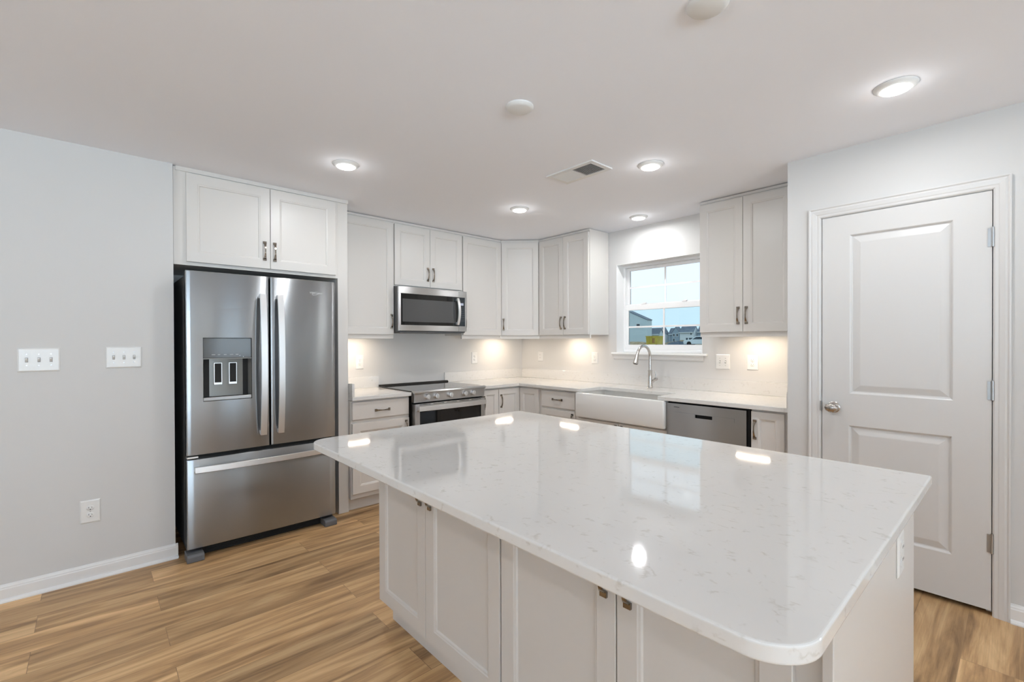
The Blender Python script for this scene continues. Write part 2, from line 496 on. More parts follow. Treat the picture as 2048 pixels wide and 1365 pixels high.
# ------------------------------------------------------------------ kitchen window
wy0, wy1, wz0, wz1 = WY0, WY1, WZ0, WZ1
XF = 0.145
m = M()   # outer frame
def yz(m, y0, y1, z0, z1, x0, x1): m.box(x0, x1, y0, y1, z0, z1)
yz(m, wy0, wy1, wz1-0.026, wz1, 0.118, 0.175); yz(m, wy0, wy1, wz0, wz0+0.026, 0.118, 0.175)
yz(m, wy0, wy0+0.026, wz0+0.026, wz1-0.026, 0.118, 0.175); yz(m, wy1-0.026, wy1, wz0+0.026, wz1-0.026, 0.118, 0.175)
win = struct(m.build('window_1', M_VINYL, bevel=0.003))
GY0, GY1 = -2.212, -1.443
def sash(name, x0, x1, z0, z1, gz0, gz1, glass, muntin_z, mth):
    m = M()
    yz(m, wy0+0.026, wy1-0.026, z0, gz0, x0, x1); yz(m, wy0+0.026, wy1-0.026, gz1, z1, x0, x1)
    yz(m, wy0+0.026, GY0, gz0, gz1, x0, x1); yz(m, GY1, wy1-0.026, gz0, gz1, x0, x1)
    s = m.build(name, M_VINYL, win, bevel=0.003)
    xm = (x0+x1)/2
    g = M(); yz(g, GY0, GY1, gz0, gz1, xm-0.002, xm+0.002); g.build('glass', glass, s)
    u = M(); ym = (GY0+GY1)/2 - 0.005
    yz(u, ym-mth/2, ym+mth/2, gz0, gz1, xm-0.007, xm-0.003)
    yz(u, GY0, ym-mth/2, muntin_z-mth/2, muntin_z+mth/2, xm-0.007, xm-0.003)
    yz(u, ym+mth/2, GY1, muntin_z-mth/2, muntin_z+mth/2, xm-0.007, xm-0.003)
    u.build('muntins', M_VINYL, s)
    return s
sash('upper_sash', 0.150, 0.172, 1.66, wz1-0.026, 1.708, 2.047, M_GLASS, 1.874, 0.016)
low = sash('lower_sash', 0.122, 0.148, wz0+0.026, 1.700, 1.300, 1.645, M_SCREEN, 1.477, 0.016)
for y in (-1.62, -2.04):
    m = M(); m.box(0.115, 0.145, y-0.022, y+0.022, 1.700, 1.708); m.box(0.118, 0.130, y-0.03, y+0.008, 1.708, 1.716)
    m.build('sash_lock', M_VINYL, low, bevel=0.002)
# white reveal liner, paler than the walls to put sky light into its colour
M_REVEAL = mat('white_skylit_reveal', (0.84, 0.84, 0.83), 0.45)
m = M(); m.box(0.0005, 0.118, wy1-0.004, wy1-0.0005, wz0, wz1); m.build('window_reveal', M_REVEAL, win)
m = M(); m.box(0.0005, 0.118, wy0+0.0005, wy0+0.004, wz0, wz1); m.build('window_reveal', M_REVEAL, win)
m = M(); m.box(0.0005, 0.118, wy0+0.004, wy1-0.004, wz1-0.004, wz1-0.0005); m.build('window_reveal', M_REVEAL, win)
# stool and apron
m = M()
m.box(-0.028, 0.0, wy0-0.048, wy1+0.048, wz0-0.019, wz0-0.0005); m.box(-0.002, 0.118, wy0+0.001, wy1-0.001, wz0-0.0135, wz0-0.0005)
m.build('window_stool', M_REVEAL, win, bevel=0.004, seg=3)
m = M(); m.prism([(-0.001, wz0-0.019), (-0.020, wz0-0.019), (-0.018, wz0-0.030), (-0.011, wz0-0.040), (-0.011, wz0-0.060), (-0.006, wz0-0.068), (-0.001, wz0-0.070)],
                 'y', wy0-0.012, wy1+0.030)
# prism along y takes (x, z) pairs
m.build('window_apron', M_TRIM, win)

# ------------------------------------------------------------------ pantry door
def ring_panel(m, outer, steps):
    """stack of rectangles (a0,a1,z0,z1) with depth, returned as flat bands in the y-z plane (x = depth)"""
    def R(r, x): return [(x, r[0], r[2]), (x, r[1], r[2]), (x, r[1], r[3]), (x, r[0], r[3])]
    rs = [R(outer, steps[0][1])]
    for ins, x in steps[1:]:
        rs.append(R((outer[0]+ins, outer[1]-ins, outer[2]+ins, outer[3]-ins), x))
    m.rings(rs, cap0=False, cap1=True)
dx = XP - 0.002
m = M()
panels = [(-3.897, -3.467, 1.030, 1.938), (-3.894, -3.462, 0.250, 0.848)]
y0, y1, z0, z1 = -4.033, -3.333, 0.025, 2.053
# face around the two panels
def q(a, b, c, d): m.add([(dx, a, c), (dx, b, c), (dx, b, d), (dx, a, d)], [(0, 1, 2, 3)])
pa, pb = panels[0][0], panels[0][1]
pc, pd = panels[1][0], panels[1][1]
q(y0, y1, z0, pz) if False else None
q(y0, y1, z0, panels[1][2]); q(y0, pc, panels[1][2], panels[1][3]); q(pd, y1, panels[1][2], panels[1][3])
q(y0, y1, panels[1][3], panels[0][2]); q(y0, pa, panels[0][2], panels[0][3]); q(pb, y1, panels[0][2], panels[0][3])
q(y0, y1, panels[0][3], z1)
for p in panels:
    ring_panel(m, p, [(0, dx), (0.004, dx+0.003), (0.009, dx+0.011), (0.014, dx+0.012), (0.045, dx+0.003), (0.050, dx+0.002)])
m.add([(dx, y0, z0), (dx, y1, z0), (dx, y1, z1), (dx, y0, z1), (dx+0.035, y0, z0), (dx+0.035, y1, z0), (dx+0.035, y1, z1), (dx+0.035, y0, z1)],
      [(4, 5, 6, 7), (0, 1, 5, 4), (1, 2, 6, 5), (2, 3, 7, 6), (3, 0, 4, 7)])
door = struct(m.build('door_1', M_TRIM))
# jamb
m = M()
m.box(XP+0.002, XP+0.115, DY1-0.010, DY1, 0, DZ-0.010); m.box(XP+0.002, XP+0.115, DY0, DY0+0.007, 0, DZ-0.010); m.box(XP+0.002, XP+0.115, DY0, DY1, DZ-0.008, DZ)
m.box(XP+0.045, XP+0.08, DY1-0.035, DY1-0.010, 0, DZ-0.01); m.box(XP+0.045, XP+0.08, DY0+0.007, DY0+0.03, 0, DZ-0.01)
m.build('door_jamb', M_TRIM, door)
# casing: mitred profile swept round three sides
CP = [(0.000, 0.0), (0.000, 0.006), (0.006, 0.011), (0.018, 0.011), (0.022, 0.013), (0.040, 0.016), (0.048, 0.0135), (0.054, 0.018), (0.060, 0.018), (0.060, 0.0)]
ci0, ci1, cz = -4.037, -3.326, 2.057
m = M()
def casing_path(ins, dep):
    return [(XP-dep, ci1+ins, 0.0), (XP-dep, ci1+ins, cz+ins), (XP-dep, ci0-ins, cz+ins), (XP-dep, ci0-ins, 0.0)]
prs = [casing_path(a, b) for a, b in CP]
rs = [[prs[k][j] for k in range(len(CP))] for j in range(4)]
m.rings(rs)
m.build('door_casing', M_TRIM, door)
# knob
kb = M()
kc = (dx, -3.390, 0.945)
kb.lathe([(0.0325, 0.0), (0.0325, -0.004), (0.028, -0.008), (0.014, -0.010)], kc, 'x', 32)
kb.lathe([(0.011, -0.008), (0.010, -0.030), (0.014, -0.033)], kc, 'x', 20)
prof = [(0.012, -0.030), (0.022, -0.034), (0.0285, -0.043), (0.0300, -0.050), (0.027, -0.058), (0.019, -0.064), (0.008, -0.067), (0.001, -0.0675)]
kb.smooth = True
rs = []
for r, h in prof:
    ring = []
    for k in range(72):
        a = 2*PI*k/72
        rr = r*(1 + 0.05*math.cos(9*(a + h*28))) if 0.010 < r else r
        ring.append((kc[0]+h, kc[1]+rr*math.cos(a)*1.12, kc[2]+rr*math.sin(a)*0.86))
    rs.append(ring)
kb.rings(rs)
kb.build('door_knob', M_KNOB, door)
for hz in (1.828, 1.089, 0.350):
    h = M(); h.tube([(XP-0.008, -4.0355, hz-0.045), (XP-0.008, -4.0355, hz+0.045)], 0.0062, 12)
    h.tube([(XP-0.008, -4.0355, hz+0.045), (XP-0.008, -4.0355, hz+0.050)], 0.0045, 12)
    h.box(XP-0.004, XP-0.0022, -4.033, -4.018, hz-0.044, hz+0.044)
    h.build('door_hinge', M_HINGE, door)
s = M(); s.prism([(-3.3305, 0.915), (-3.3235, 0.920), (-3.318, 0.932), (-3.318, 0.962), (-3.3235, 0.974), (-3.3305, 0.979)], 'x', XP-0.0085, XP-0.0045)
s.box(XP-0.007, XP+0.02, -3.3315, -3.3300, 0.918, 0.976)
s.build('strike_plate', M_HINGE, door)

# ------------------------------------------------------------------ cabinet parts (local frame: x along the front, -y towards the room)
def shaker(x0, x1, z0, z1, parent, y=0.0, t=0.020, stile=0.060, mat_=None, name='door'):
    m = M()
    def R(i, yy): return [(x0+i, yy, z0+i), (x1-i, yy, z0+i), (x1-i, yy, z1-i), (x0+i, yy, z1-i)]
    e = 0.0015
    m.rings([R(0, y), R(0, y-t+e), R(e, y-t), R(stile, y-t), R(stile+0.003, y-t+0.002), R(stile+0.009, y-t+0.0035), R(stile+0.013, y-t+0.009)])
    return m.build(name, mat_ or M_CAB, parent)

def slab_front(x0, x1, z0, z1, parent, y=0.0, t=0.020, name='drawer'):
    m = M()
    def R(i, yy): return [(x0+i, yy, z0+i), (x1-i, yy, z0+i), (x1-i, yy, z1-i), (x0+i, yy, z1-i)]
    m.rings([R(0, y), R(0, y-t+0.004), R(0.003, y-t+0.001), R(0.006, y-t)])
    return m.build(name, M_CAB, parent)

def pull(cx, cz, parent, vertical=True, y=-0.020, L=0.128):
    """arched strap pull, flared and flat at both feet"""
    m = M(); n = 16
    ts = [k/n for k in range(n+1)]
    pts, ws, th = [], [], []
    for t in ts:
        s_ = (t-0.5)*L
        a = abs(2*t-1)
        off = 0.022*(1-a**2.4) + 0.002
        if a > 0.86: off = 0.0022
        pts.append((cx, y-off, cz+s_) if vertical else (cx+s_, y-off, cz))
        ws.append(0.0080 + 0.0130*a**2.0)
        th.append(0.004)
    m.smooth = True
    m.strap(pts, ws, (1, 0, 0) if vertical else (0, 0, 1), th)
    for sgn in (-1, 1):
        c = sgn*(L/2-0.006)
        if vertical: m.box(cx-0.0108, cx+0.0108, y-0.0075, y, cz+c-0.0085, cz+c+0.0075)
        else: m.box(cx+c-0.0085, cx+c+0.0075, y-0.0075, y, cz-0.0108, cz+0.0108)
    return m.build('handle', M_PULL, parent)

def carcass(w, d, z0, z1, parent, x0=0.0, face=None, mat_=None):
    m = M(); m.box(x0, x0+w, 0, d, z0, z1)
    return m.build('carcass', mat_ or M_CAB, parent, bevel=0.0015)

RA, RB = 0.0, -PI/2

# ---- cabinet above the refrigerator
FY = -0.580
c = thing('wall_cabinet', 'wide white two-door cabinet above the refrigerator', 'cabinet', (-3.527, FY, 1.825), 0)
carcass(1.029, 0.575, 0.0, 0.612, c)
m = M(); m.box(0.012, 1.110, -0.008, 0.0, 0.588, 0.6145); m.build('top_scribe', M_CAB, c, bevel=0.001)
d1 = shaker(0.065, 0.5475, 0.022, 0.580, c); d2 = shaker(0.5505, 1.007, 0.022, 0.580, c)
pull(0.512, 0.143, d1); pull(0.576, 0.143, d2)
# ---- tall end panel
PX0, PX1 = -2.498, -2.419
m = M(); m.box(PX0, PX1, -0.578, -0.003, 0.001, H-0.001)
tag(m.build('end_panel', M_CAB, bevel=0.002), 'tall narrow white end panel closing the right side of the refrigerator alcove', 'cabinet panel')

# ---- wall cabinets on the back wall
UY = -0.305; UB = 1.365; UT = 2.436
def wall_cab(loc, rz, w, z0, z1, doors, label, group='white wall cabinets', depth=0.302, handles=(), rail=0.035, stile=0.055, top=0.020):
    c = thing('wall_cabinet', label, 'cabinet', (loc[0], loc[1], z0), rz, group)
    h = z1-z0
    carcass(w, depth, rail if rail else 0.0, h, c)
    if rail:
        m = M(); m.box(0.0, w, 0.0, 0.018, 0.0, rail+0.001)
        m.build('light_rail', M_CAB, c, bevel=0.0015)
    m = M(); m.box(0, w, -0.006, 0.0, h-top, h-0.001); m.build('top_scribe', M_CAB, c)
    ds = []
    for (a, b) in doors:
        ds.append(shaker(a, b, (rail if rail else 0.008)+0.003, h-top-0.012, c, stile=stile))
    for k, hx, hz in handles:
        pull(hx, hz, ds[k])
    return c
wall_cab((-2.419, UY), 0, 0.533, UB, UT, [(0.012, 0.528)], 'single-door white wall cabinet left of the microwave, next to the tall end panel', handles=[(0, 0.506, 0.155)])
wall_cab((-1.885, UY), 0, 0.758, 1.842, UT, [(0.006, 0.3755), (0.3785, 0.752)], 'short two-door white wall cabinet directly above the microwave', rail=0, handles=[(0, 0.350, 0.132), (1, 0.410, 0.132)])
wall_cab((-1.126, UY), 0, 0.520, UB, UT, [(0.006, 0.515)], 'single-door white wall cabinet right of the microwave, before the corner', handles=[(0, 0.028, 0.155)])
# corner cabinet with an angled front
c = thing('corner_wall_cabinet', 'white wall cabinet with an angled single door in the corner of the room', 'cabinet', (-0.604, UY, UB), 0, 'white wall cabinets')
ex, ey = 0.604-0.305, -0.604+0.305      # local: second end of the angled front
m = M(); m.prism([(0.0005, 0), (ex, ey+0.0005), (0.600, ey+0.0005), (0.600, 0.302), (0.0005, 0.302)], 'z', 0.035, UT-UB)
m.build('carcass', M_CAB, c, bevel=0.0015)
m = M(); m.prism([(0.0005, 0), (ex, ey+0.0005), (ex+0.013, ey+0.0135), (0.0135, 0.013)], 'z', 0.0, 0.036)
m.build('light_rail', M_CAB, c)
dw = math.hypot(ex, ey)
dd = shaker(0.012, dw-0.012, 0.038, UT-UB-0.032, c, stile=0.055)
dd.rotation_euler = (0, 0, -PI/4)
pull(0.034, 0.155, dd)
# on the right wall
wall_cab((UY, -0.606), RB, 0.686, UB, UT, [(0.010, 0.3515), (0.3545, 0.678)], 'two-door white wall cabinet between the corner cabinet and the window', handles=[(0, 0.327, 0.160), (1, 0.380, 0.160)])
wall_cab((UY, -2.400), RB, 0.745, UB, UT, [(0.004, 0.331), (0.334, 0.668)], 'two-door white wall cabinet right of the window, against the pantry wall', handles=[(0, 0.300, 0.160), (1, 0.359, 0.160)])

# ------------------------------------------------------------------ base cabinets
CT = 0.907; CB = 0.877
def base_cab(name, label, loc, rz, w, depth=0.605, h=0.874, x0=0.0):
    c = thing(name, label, 'cabinet', (loc[0], loc[1], 0), rz, 'white base cabinets')
    m = M(); m.box(x0, x0+w, 0, depth, 0.102, h)
    m.build('carcass', M_CAB, c, bevel=0.0015)
    m = M(); m.box(x0, x0+w, 0.060, 0.075, 0.001, 0.103); m.build('toe_kick', M_CAB, c)
    return c
BY = -0.610
c = base_cab('base_cabinet', 'white base cabinet with one drawer over a door, left of the range', (-2.417, BY), 0, 0.511)
dr = slab_front(0.008, 0.503, 0.722, 0.862, c); pull(0.260, 0.785, dr, vertical=False)
d = shaker(0.008, 0.503, 0.142, 0.694, c, stile=0.06); pull(0.474, 0.612, d)
c = base_cab('base_cabinet', 'narrow white full-door base cabinet right beside the range', (-1.126, BY), 0, 0.214)
d = shaker(0.006, 0.210, 0.142, 0.860, c, stile=0.045); pull(0.022, 0.742, d)
# corner base: L shaped
c = thing('corner_base_cabinet', 'white corner base cabinet with two doors meeting in the inner corner', 'cabinet', (-0.911, BY, 0), 0, 'white base cabinets')
m = M(); m.prism([(0, 0), (0.301, 0), (0.301, -0.290), (0.907, -0.290), (0.907, 0.605), (0, 0.605)], 'z', 0.102, 0.874)
m.build('carcass', M_CAB, c, bevel=0.0015)
m = M(); m.prism([(0, 0.060), (0.361, 0.060), (0.361, -0.290), (0.376, -0.290), (0.376, 0.075), (0, 0.075)], 'z', 0.001, 0.103)
m.build('toe_kick', M_CAB, c)
d = shaker(0.002, 0.279, 0.142, 0.860, c, stile=0.05); pull(0.028, 0.742, d)
d = shaker(0.0215, 0.288, 0.142, 0.860, c, stile=0.05); d.location = (0.301, 0, 0); d.rotation_euler = (0, 0, RB)
BX = -0.610
c = base_cab('base_cabinet', 'white base cabinet with one drawer over a door, left of the farmhouse sink', (BX, -0.902), RB, 0.500)
dr = slab_front(0.040, 0.468, 0.700, 0.857, c); pull(0.254, 0.781, dr, vertical=False)
d = shaker(0.040, 0.468, 0.142, 0.682, c, stile=0.055); pull(0.440, 0.600, d)
c = base_cab('sink_cabinet', 'white base cabinet carrying the farmhouse sink', (BX, -1.404), RB, 0.890, h=0.655)
d1 = shaker(0.006, 0.443, 0.142, 0.640, c, stile=0.055); d2 = shaker(0.446, 0.884, 0.142, 0.640, c, stile=0.055)
pull(0.415, 0.560, d1); pull(0.474, 0.560, d2)
c = base_cab('base_cabinet', 'narrow white full-door base cabinet between the dishwasher and the pantry wall', (BX, -2.902), RB, 0.243)
d = shaker(0.004, 0.206, 0.142, 0.862, c, stile=0.045); pull(0.028, 0.742, d)

# ------------------------------------------------------------------ quartz counters
m = M(); m.prism([(-2.4175, -0.650), (-1.9015, -0.650), (-1.9015, -0.002), (-2.4175, -0.002)], 'z', CB, CT)
tag(m.build('countertop', M_QUARTZ, bevel=0.003, seg=3), 'short white quartz countertop left of the range', 'countertop')
m = M(); m.box(-2.3975, -1.887, -0.020, -0.001, CT+0.0005, 1.010)
tag(m.build('backsplash', M_QUARTZ, bevel=0.001), 'low quartz backsplash strip on the wall left of the range', 'backsplash')
m = M(); m.box(-2.4175, -2.398, -0.648, -0.001, CT+0.0005, 1.010)
tag(m.build('side_splash', M_QUARTZ, bevel=0.001), 'quartz side splash against the tall end panel', 'backsplash')
SX = -0.345
poly = [(-1.126, -0.650), (-0.655, -0.650), (-0.655, -1.459)]
poly += arc2(SX-0.030, -1.459-0.030, 0.030, PI/2, 0, 6)
poly += arc2(SX-0.030, -2.225+0.030, 0.030, 0, -PI/2, 6)
poly += [(-0.655, -2.225), (-0.655, YP+0.001), (-0.001, YP+0.001), (-0.001, -0.001), (-1.126, -0.001)]
m = M(); m.prism(poly, 'z', CB, CT)
tag(m.build('countertop', M_QUARTZ, bevel=0.003, seg=3), 'long L-shaped white quartz countertop running round the corner, under the window, to the pantry wall', 'countertop')
m = M(); m.box(-1.140, -0.0205, -0.020, -0.001, CT+0.0005, 1.010)
tag(m.build('backsplash', M_QUARTZ, bevel=0.001), 'low quartz backsplash strip between the range and the corner', 'backsplash')
m = M(); m.box(-0.020, -0.001, YP+0.0215, -0.001, CT+0.0005, 1.010)
tag(m.build('backsplash', M_QUARTZ, bevel=0.001), 'long low quartz backsplash strip under the window', 'backsplash')
m = M(); m.box(-0.650, -0.001, YP+0.001, YP+0.021, CT+0.0005, 1.010)
tag(m.build('side_splash', M_QUARTZ, bevel=0.001), 'quartz side splash against the pantry wall', 'backsplash')

# ------------------------------------------------------------------ farmhouse sink
def rrect(x0, x1, y0, y1, r, z, n=5):
    p = arc2(x1-r, y1-r, r, 0, PI/2, n) + arc2(x0+r, y1-r, r, PI/2, PI, n) + arc2(x0+r, y0+r, r, PI, 1.5*PI, n) + arc2(x1-r, y0+r, r, 1.5*PI, 2*PI, n)
    return [(a, b, z) for a, b in p]
sx0, sx1, sy0, sy1 = -0.676, -0.225, -2.290, -1.408
rs = []
for ins, z in [(0.014, 0.6565), (0.004, 0.660), (0.0, 0.672), (0.0, 0.862), (0.004, 0.872), (0.012, 0.8755)]:
    rs.append(rrect(sx0+ins, sx1-ins, sy0+ins, sy1-ins, 0.016, z))
for ins, z in [(0.022, 0.8755), (0.028, 0.872), (0.030, 0.862), (0.032, 0.70), (0.040, 0.682), (0.060, 0.675)]:
    rs.append(rrect(sx0+ins, sx1-ins, sy0+ins, sy1-ins, 0.022, z))
m = M(); m.smooth = True; m.rings(rs)
sk = tag(m.build('farmhouse_sink', M_PORC), 'white fireclay farmhouse sink with a plain apron front under the window', 'sink')
m = M(); m.lathe([(0.044, 0.0), (0.044, 0.003), (0.036, 0.004), (0.030, 0.0), (0.002, -0.001)], (-0.45, -1.85, 0.676), 'z', 28)
m.build('drain', M_CHROME, sk)

# ------------------------------------------------------------------ faucet
fx, fy = -0.118, -1.834
f = thing('faucet', 'brushed nickel pull-down kitchen faucet behind the sink', 'faucet', (fx, fy, CT))
m = M(); m.lathe([(0.026, 0.0), (0.027, 0.004), (0.0235, 0.010), (0.0215, 0.05), (0.0185, 0.10), (0.0175, 0.150), (0.0195, 0.154), (0.0195, 0.160), (0.0145, 0.164)], (0, 0, 0), 'z', 28)
m.build('body', M_CHROME, f)
pts = [(0, 0, 0.150), (0, 0, 0.20), (0, 0, 0.25), (0, 0, 0.285)]
R_ = 0.105
for k in range(1, 17):
    a = PI*k/16*0.92
    pts.append((-R_+R_*math.cos(a), 0, 0.285+R_*math.sin(a)*0.94))
m = M(); m.tube(pts, 0.0125, 18); m.build('spout', M_CHROME, f)
e0 = Vector(pts[-1]); dirv = (Vector(pts[-1])-Vector(pts[-2])).normalized()
hp = [e0-dirv*0.004, e0+dirv*0.004, e0+dirv*0.02, e0+dirv*0.065, e0+dirv*0.085, e0+dirv*0.088]
m = M(); m.tube(hp, [0.0135, 0.0150, 0.0155, 0.0205, 0.0235, 0.021], 20)
hd = m.build('spray_head', M_CHROME, f)
m = M(); m.tube([e0+dirv*0.086, e0+dirv*0.0905], 0.018, 20); m.build('nozzle_face', M_GREYP, hd)
m = M(); m.tube([(0, -0.016, 0.052), (0, -0.042, 0.072), (0, -0.062, 0.086)], [0.014, 0.0135, 0.0125], 16)
m.tube([(0, -0.055, 0.080), (0, -0.068, 0.090)], [0.016, 0.015], 16)
m.tube([(0, -0.062, 0.088), (0, -0.058, 0.118), (0, -0.054, 0.150)], [0.0065, 0.005, 0.0062], 12)
m.build('lever_handle', M_CHROME, f)

# ------------------------------------------------------------------ curved appliance skins
def skin(x0, x1, z0, z1, yf, yb, bulge, parent, name, mats, hole=None, r=0.005, hole_depth=0.06):
    """door skin bowed outwards in plan, edges rounded; hole = (hx0,hx1,hz0,hz1)"""
    xs = [x0, x0+r*0.15, x0+r*0.5, x0+r]
    n = 22
    xs += [x0+r+(x1-x0-2*r)*k/n for k in range(1, n)]
    xs += [x1-r, x1-r*0.5, x1-r*0.15, x1]
    zs = [z0, z0+0.002, z0+0.006, z1-0.006, z1-0.002, z1]
    if hole:
        xs = [x for x in xs if min(abs(x-hole[0]), abs(x-hole[1])) > 0.006] + [hole[0], hole[1]]
        zs += [hole[2], hole[3]]
    xs.sort(); zs.sort()
    def yy(x, z):
        t = (2*(x-x0)/(x1-x0)-1)
        y = yf + bulge*t*t
        e = min(x-x0, x1-x)
        if e < r: y += r - math.sqrt(max(r*r-(r-e)**2, 0))
        ez = min(z-z0, z1-z)
        if ez < 0.006: y += 0.006 - math.sqrt(max(0.006**2-(0.006-ez)**2, 0))
        return y
    m = M(); m.smooth = True
    nx, nz = len(xs), len(zs)
    vs = [(x, yy(x, z), z) for z in zs for x in xs]
    fs = []
    for j in range(nz-1):
        for i in range(nx-1):
            if hole and xs[i] >= hole[0]-1e-6 and xs[i+1] <= hole[1]+1e-6 and zs[j] >= hole[2]-1e-6 and zs[j+1] <= hole[3]+1e-6: continue
            fs.append((j*nx+i, j*nx+i+1, (j+1)*nx+i+1, (j+1)*nx+i))
    base = len(vs)
    loop = [i for i in range(nx)] + [j*nx+nx-1 for j in range(1, nz)] + [(nz-1)*nx+i for i in range(nx-2, -1, -1)] + [j*nx for j in range(nz-2, 0, -1)]
    vb = [(vs[i][0], yb, vs[i][2]) for i in loop]
    vs += vb; L = len(loop)
    for k in range(L): fs.append((loop[k], loop[(k+1) % L], base+(k+1) % L, base+k))
    if not hole:
        fs.append(tuple(range(base, base+L)))
    m.add(vs, fs)
    o = m.build(name, mats, parent)
    return o

def bow_bar(p0, p1, off, w, wdir, th, foot_y, parent, name='handle', mat_=None, n=24, ease=2.4):
    """appliance bar handle: flat bar between p0 and p1 bowed towards -y, with a stand-off at each end"""
    m = M(); P0, P1 = Vector(p0), Vector(p1)
    pts = []
    for k in range(n+1):
        t = k/n; a = abs(2*t-1)
        p = P0.lerp(P1, t); p.y -= off*(1-a**ease); pts.append(p)
    m.smooth = True
    m.strap(pts, [w]*(n+1), wdir, th)
    m.smooth = False
    ax = (P1-P0).normalized(); wd = Vector(wdir)
    for c in (P0+ax*0.014, P1-ax*0.014):
        q_ = []
        for sa in (-1, 1):
            for sw in (-1, 1):
                q_.append(c+ax*0.013*sa+wd*w*0.40*sw)
        lo = [Vector((v.x, foot_y, v.z)) for v in q_]; hi = [Vector((v.x, c.y+0.002, v.z)) for v in q_]
        m.add([tuple(v) for v in lo+hi], [(0, 1, 3, 2), (4, 6, 7, 5), (0, 4, 5, 1), (1, 5, 7, 3), (3, 7, 6, 2), (2, 6, 4, 0)])
    return m.build(name, mat_ or M_STEEL2, parent, bevel=0.0015)

# ------------------------------------------------------------------ refrigerator
RX0, RX1, RYF = -3.4845, -2.579, -0.728
fr_ = thing('refrigerator', 'stainless steel french-door refrigerator with a water dispenser', 'refrigerator', (-3.03, -0.36, 0))
def rel(m, o):      # shift a mesh built in world space under an Empty
    return m
class WM(M):
    """mesh written in world coordinates and built under a thing with no rotation"""
    def __init__(s, t): super().__init__(); s.t = t
    def build(s, name, mats, parent=None, **k):
        l = s.t.location
        s.v = [(a-l.x, b-l.y, c-l.z) for a, b, c in s.v]
        return super().build(name, mats, parent or s.t, **k)
def shiftmesh(o, t):
    l = t.location
    for v in o.data.vertices: v.co -= l
    return o
m = WM(fr_); m.box(RX0+0.004, RX1-0.004, -0.655, -0.045, 0.045, 1.752); m.build('case', M_CHAR, bevel=0.004)
xs_ = -3.0185
dL = shiftmesh(skin(RX0, xs_-0.0045, 0.641, 1.776, RYF, -0.668, 0.0055, fr_, 'left_door', M_STEEL, hole=(-3.398, -3.128, 0.968, 1.364)), fr_)
dR = shiftmesh(skin(xs_+0.0045, RX1, 0.641, 1.776, RYF, -0.668, 0.0055, fr_, 'right_door', M_STEEL), fr_)
dF = shiftmesh(skin(RX0, RX1, 0.066, 0.616, RYF, -0.668, 0.006, fr_, 'freezer_drawer', M_STEEL), fr_)
m = WM(fr_); m.box(RX0+0.006, RX1-0.006, -0.668, -0.655, 0.05, 1.770); m.build('door_gasket', M_BLACK)
def wparts(f):
    def g(*a, **k):
        return shiftmesh(f(*a, **k), fr_)
    return g
fb = wparts(bow_bar)
fb((-3.067, -0.757, 0.722), (-3.067, -0.757, 1.655), 0.034, 0.038, (1, 0, 0), 0.012, RYF+0.004, dL)
fb((-2.960, -0.757, 0.722), (-2.960, -0.757, 1.655), 0.034, 0.038, (1, 0, 0), 0.012, RYF+0.004, dR)
fb((-3.447, -0.757, 0.556), (-2.617, -0.757, 0.556), 0.026, 0.036, (0, 0, 1), 0.012, RYF+0.004, dF)
# dispenser
hx0, hx1 = -3.398, -3.128
m = WM(fr_)   # niche shell
y1_, y0_ = -0.6725, -0.714
m.smooth = True
NP = [(hx0, y0_), (hx0+0.012, y1_+0.010), (hx0+0.060, y1_+0.001), (hx1-0.060, y1_+0.001), (hx1-0.012, y1_+0.010), (hx1, y0_)]
m.rings([[(x, y, z) for x, y in NP] for z in (0.985, 1.236)], cap0=False, cap1=False, closed=False)
m.smooth = False
m.box(hx0, hx1, -0.720, y1_, 1.2301, 1.236)
m.build('dispenser_recess', M_NICHE, dL)
m = WM(fr_); m.box(hx0+0.001, hx1-0.001, -0.7215, -0.700, 1.236, 1.363)
m.build('dispenser_panel', M_PANEL, dL, bevel=0.003)
m = WM(fr_)
for k, (w_) in enumerate((0.020, 0.014, 0.016, 0.020, 0.016)):
    x = -3.352+k*0.033
    m.box(x, x+w_, -0.7222, -0.7214, 1.256, 1.2595)
for x, z in ((-3.196, 1.250), (-3.176, 1.243)):
    m.lathe([(0.0026, 0), (0.0026, 0.001), (0.0001, 0.001)], (x, -0.7226, z), 'y', 12)
m.build('panel_symbols', M_MARK, dL)
m = WM(fr_); m.box(hx0+0.001, hx1-0.001, -0.7225, -0.680, 0.969, 0.992); m.build('dispenser_tray', M_STEELR, dL, bevel=0.003)
for px in (-3.335, -3.252):
    m = WM(fr_)
    m.box(px, px+0.046, -0.687, -0.674, 1.066, 1.206)
    m.cur = 1; m.box(px+0.0045, px+0.0415, -0.6888, -0.686, 1.080, 1.2015)
    m.build('dispenser_paddle', [M_STEEL2, M_BLACK], dL, bevel=0.0012)
# feet and grille
for a, b in ((-3.492, -3.402), (-2.672, -2.586)):
    m = WM(fr_); m.prism([(-0.765, 0.001), (-0.765, 0.036), (-0.752, 0.045), (-0.655, 0.048), (-0.655, 0.001)], 'x', a, b)
    m.build('foot', M_GREYP, bevel=0.004)
m = WM(fr_)
m.box(-3.402, -2.672, -0.672, -0.652, 0.006, 0.060)
for k in range(5): m.box(-3.38, -2.69, -0.676, -0.671, 0.012+k*0.009, 0.016+k*0.009)
m.build('base_grille', M_BLACK)
for a in (RX0+0.012, RX1-0.072):
    m = WM(fr_); m.box(a, a+0.060, -0.715, -0.60, 1.7525, 1.770); m.build('hinge_cover', M_GREYP, bevel=0.003)
m = WM(fr_); m.box(RX0+0.002, RX0+0.060, -0.722, -0.68, 0.6225, 0.634); m.build('centre_hinge', M_STEEL2, bevel=0.002)

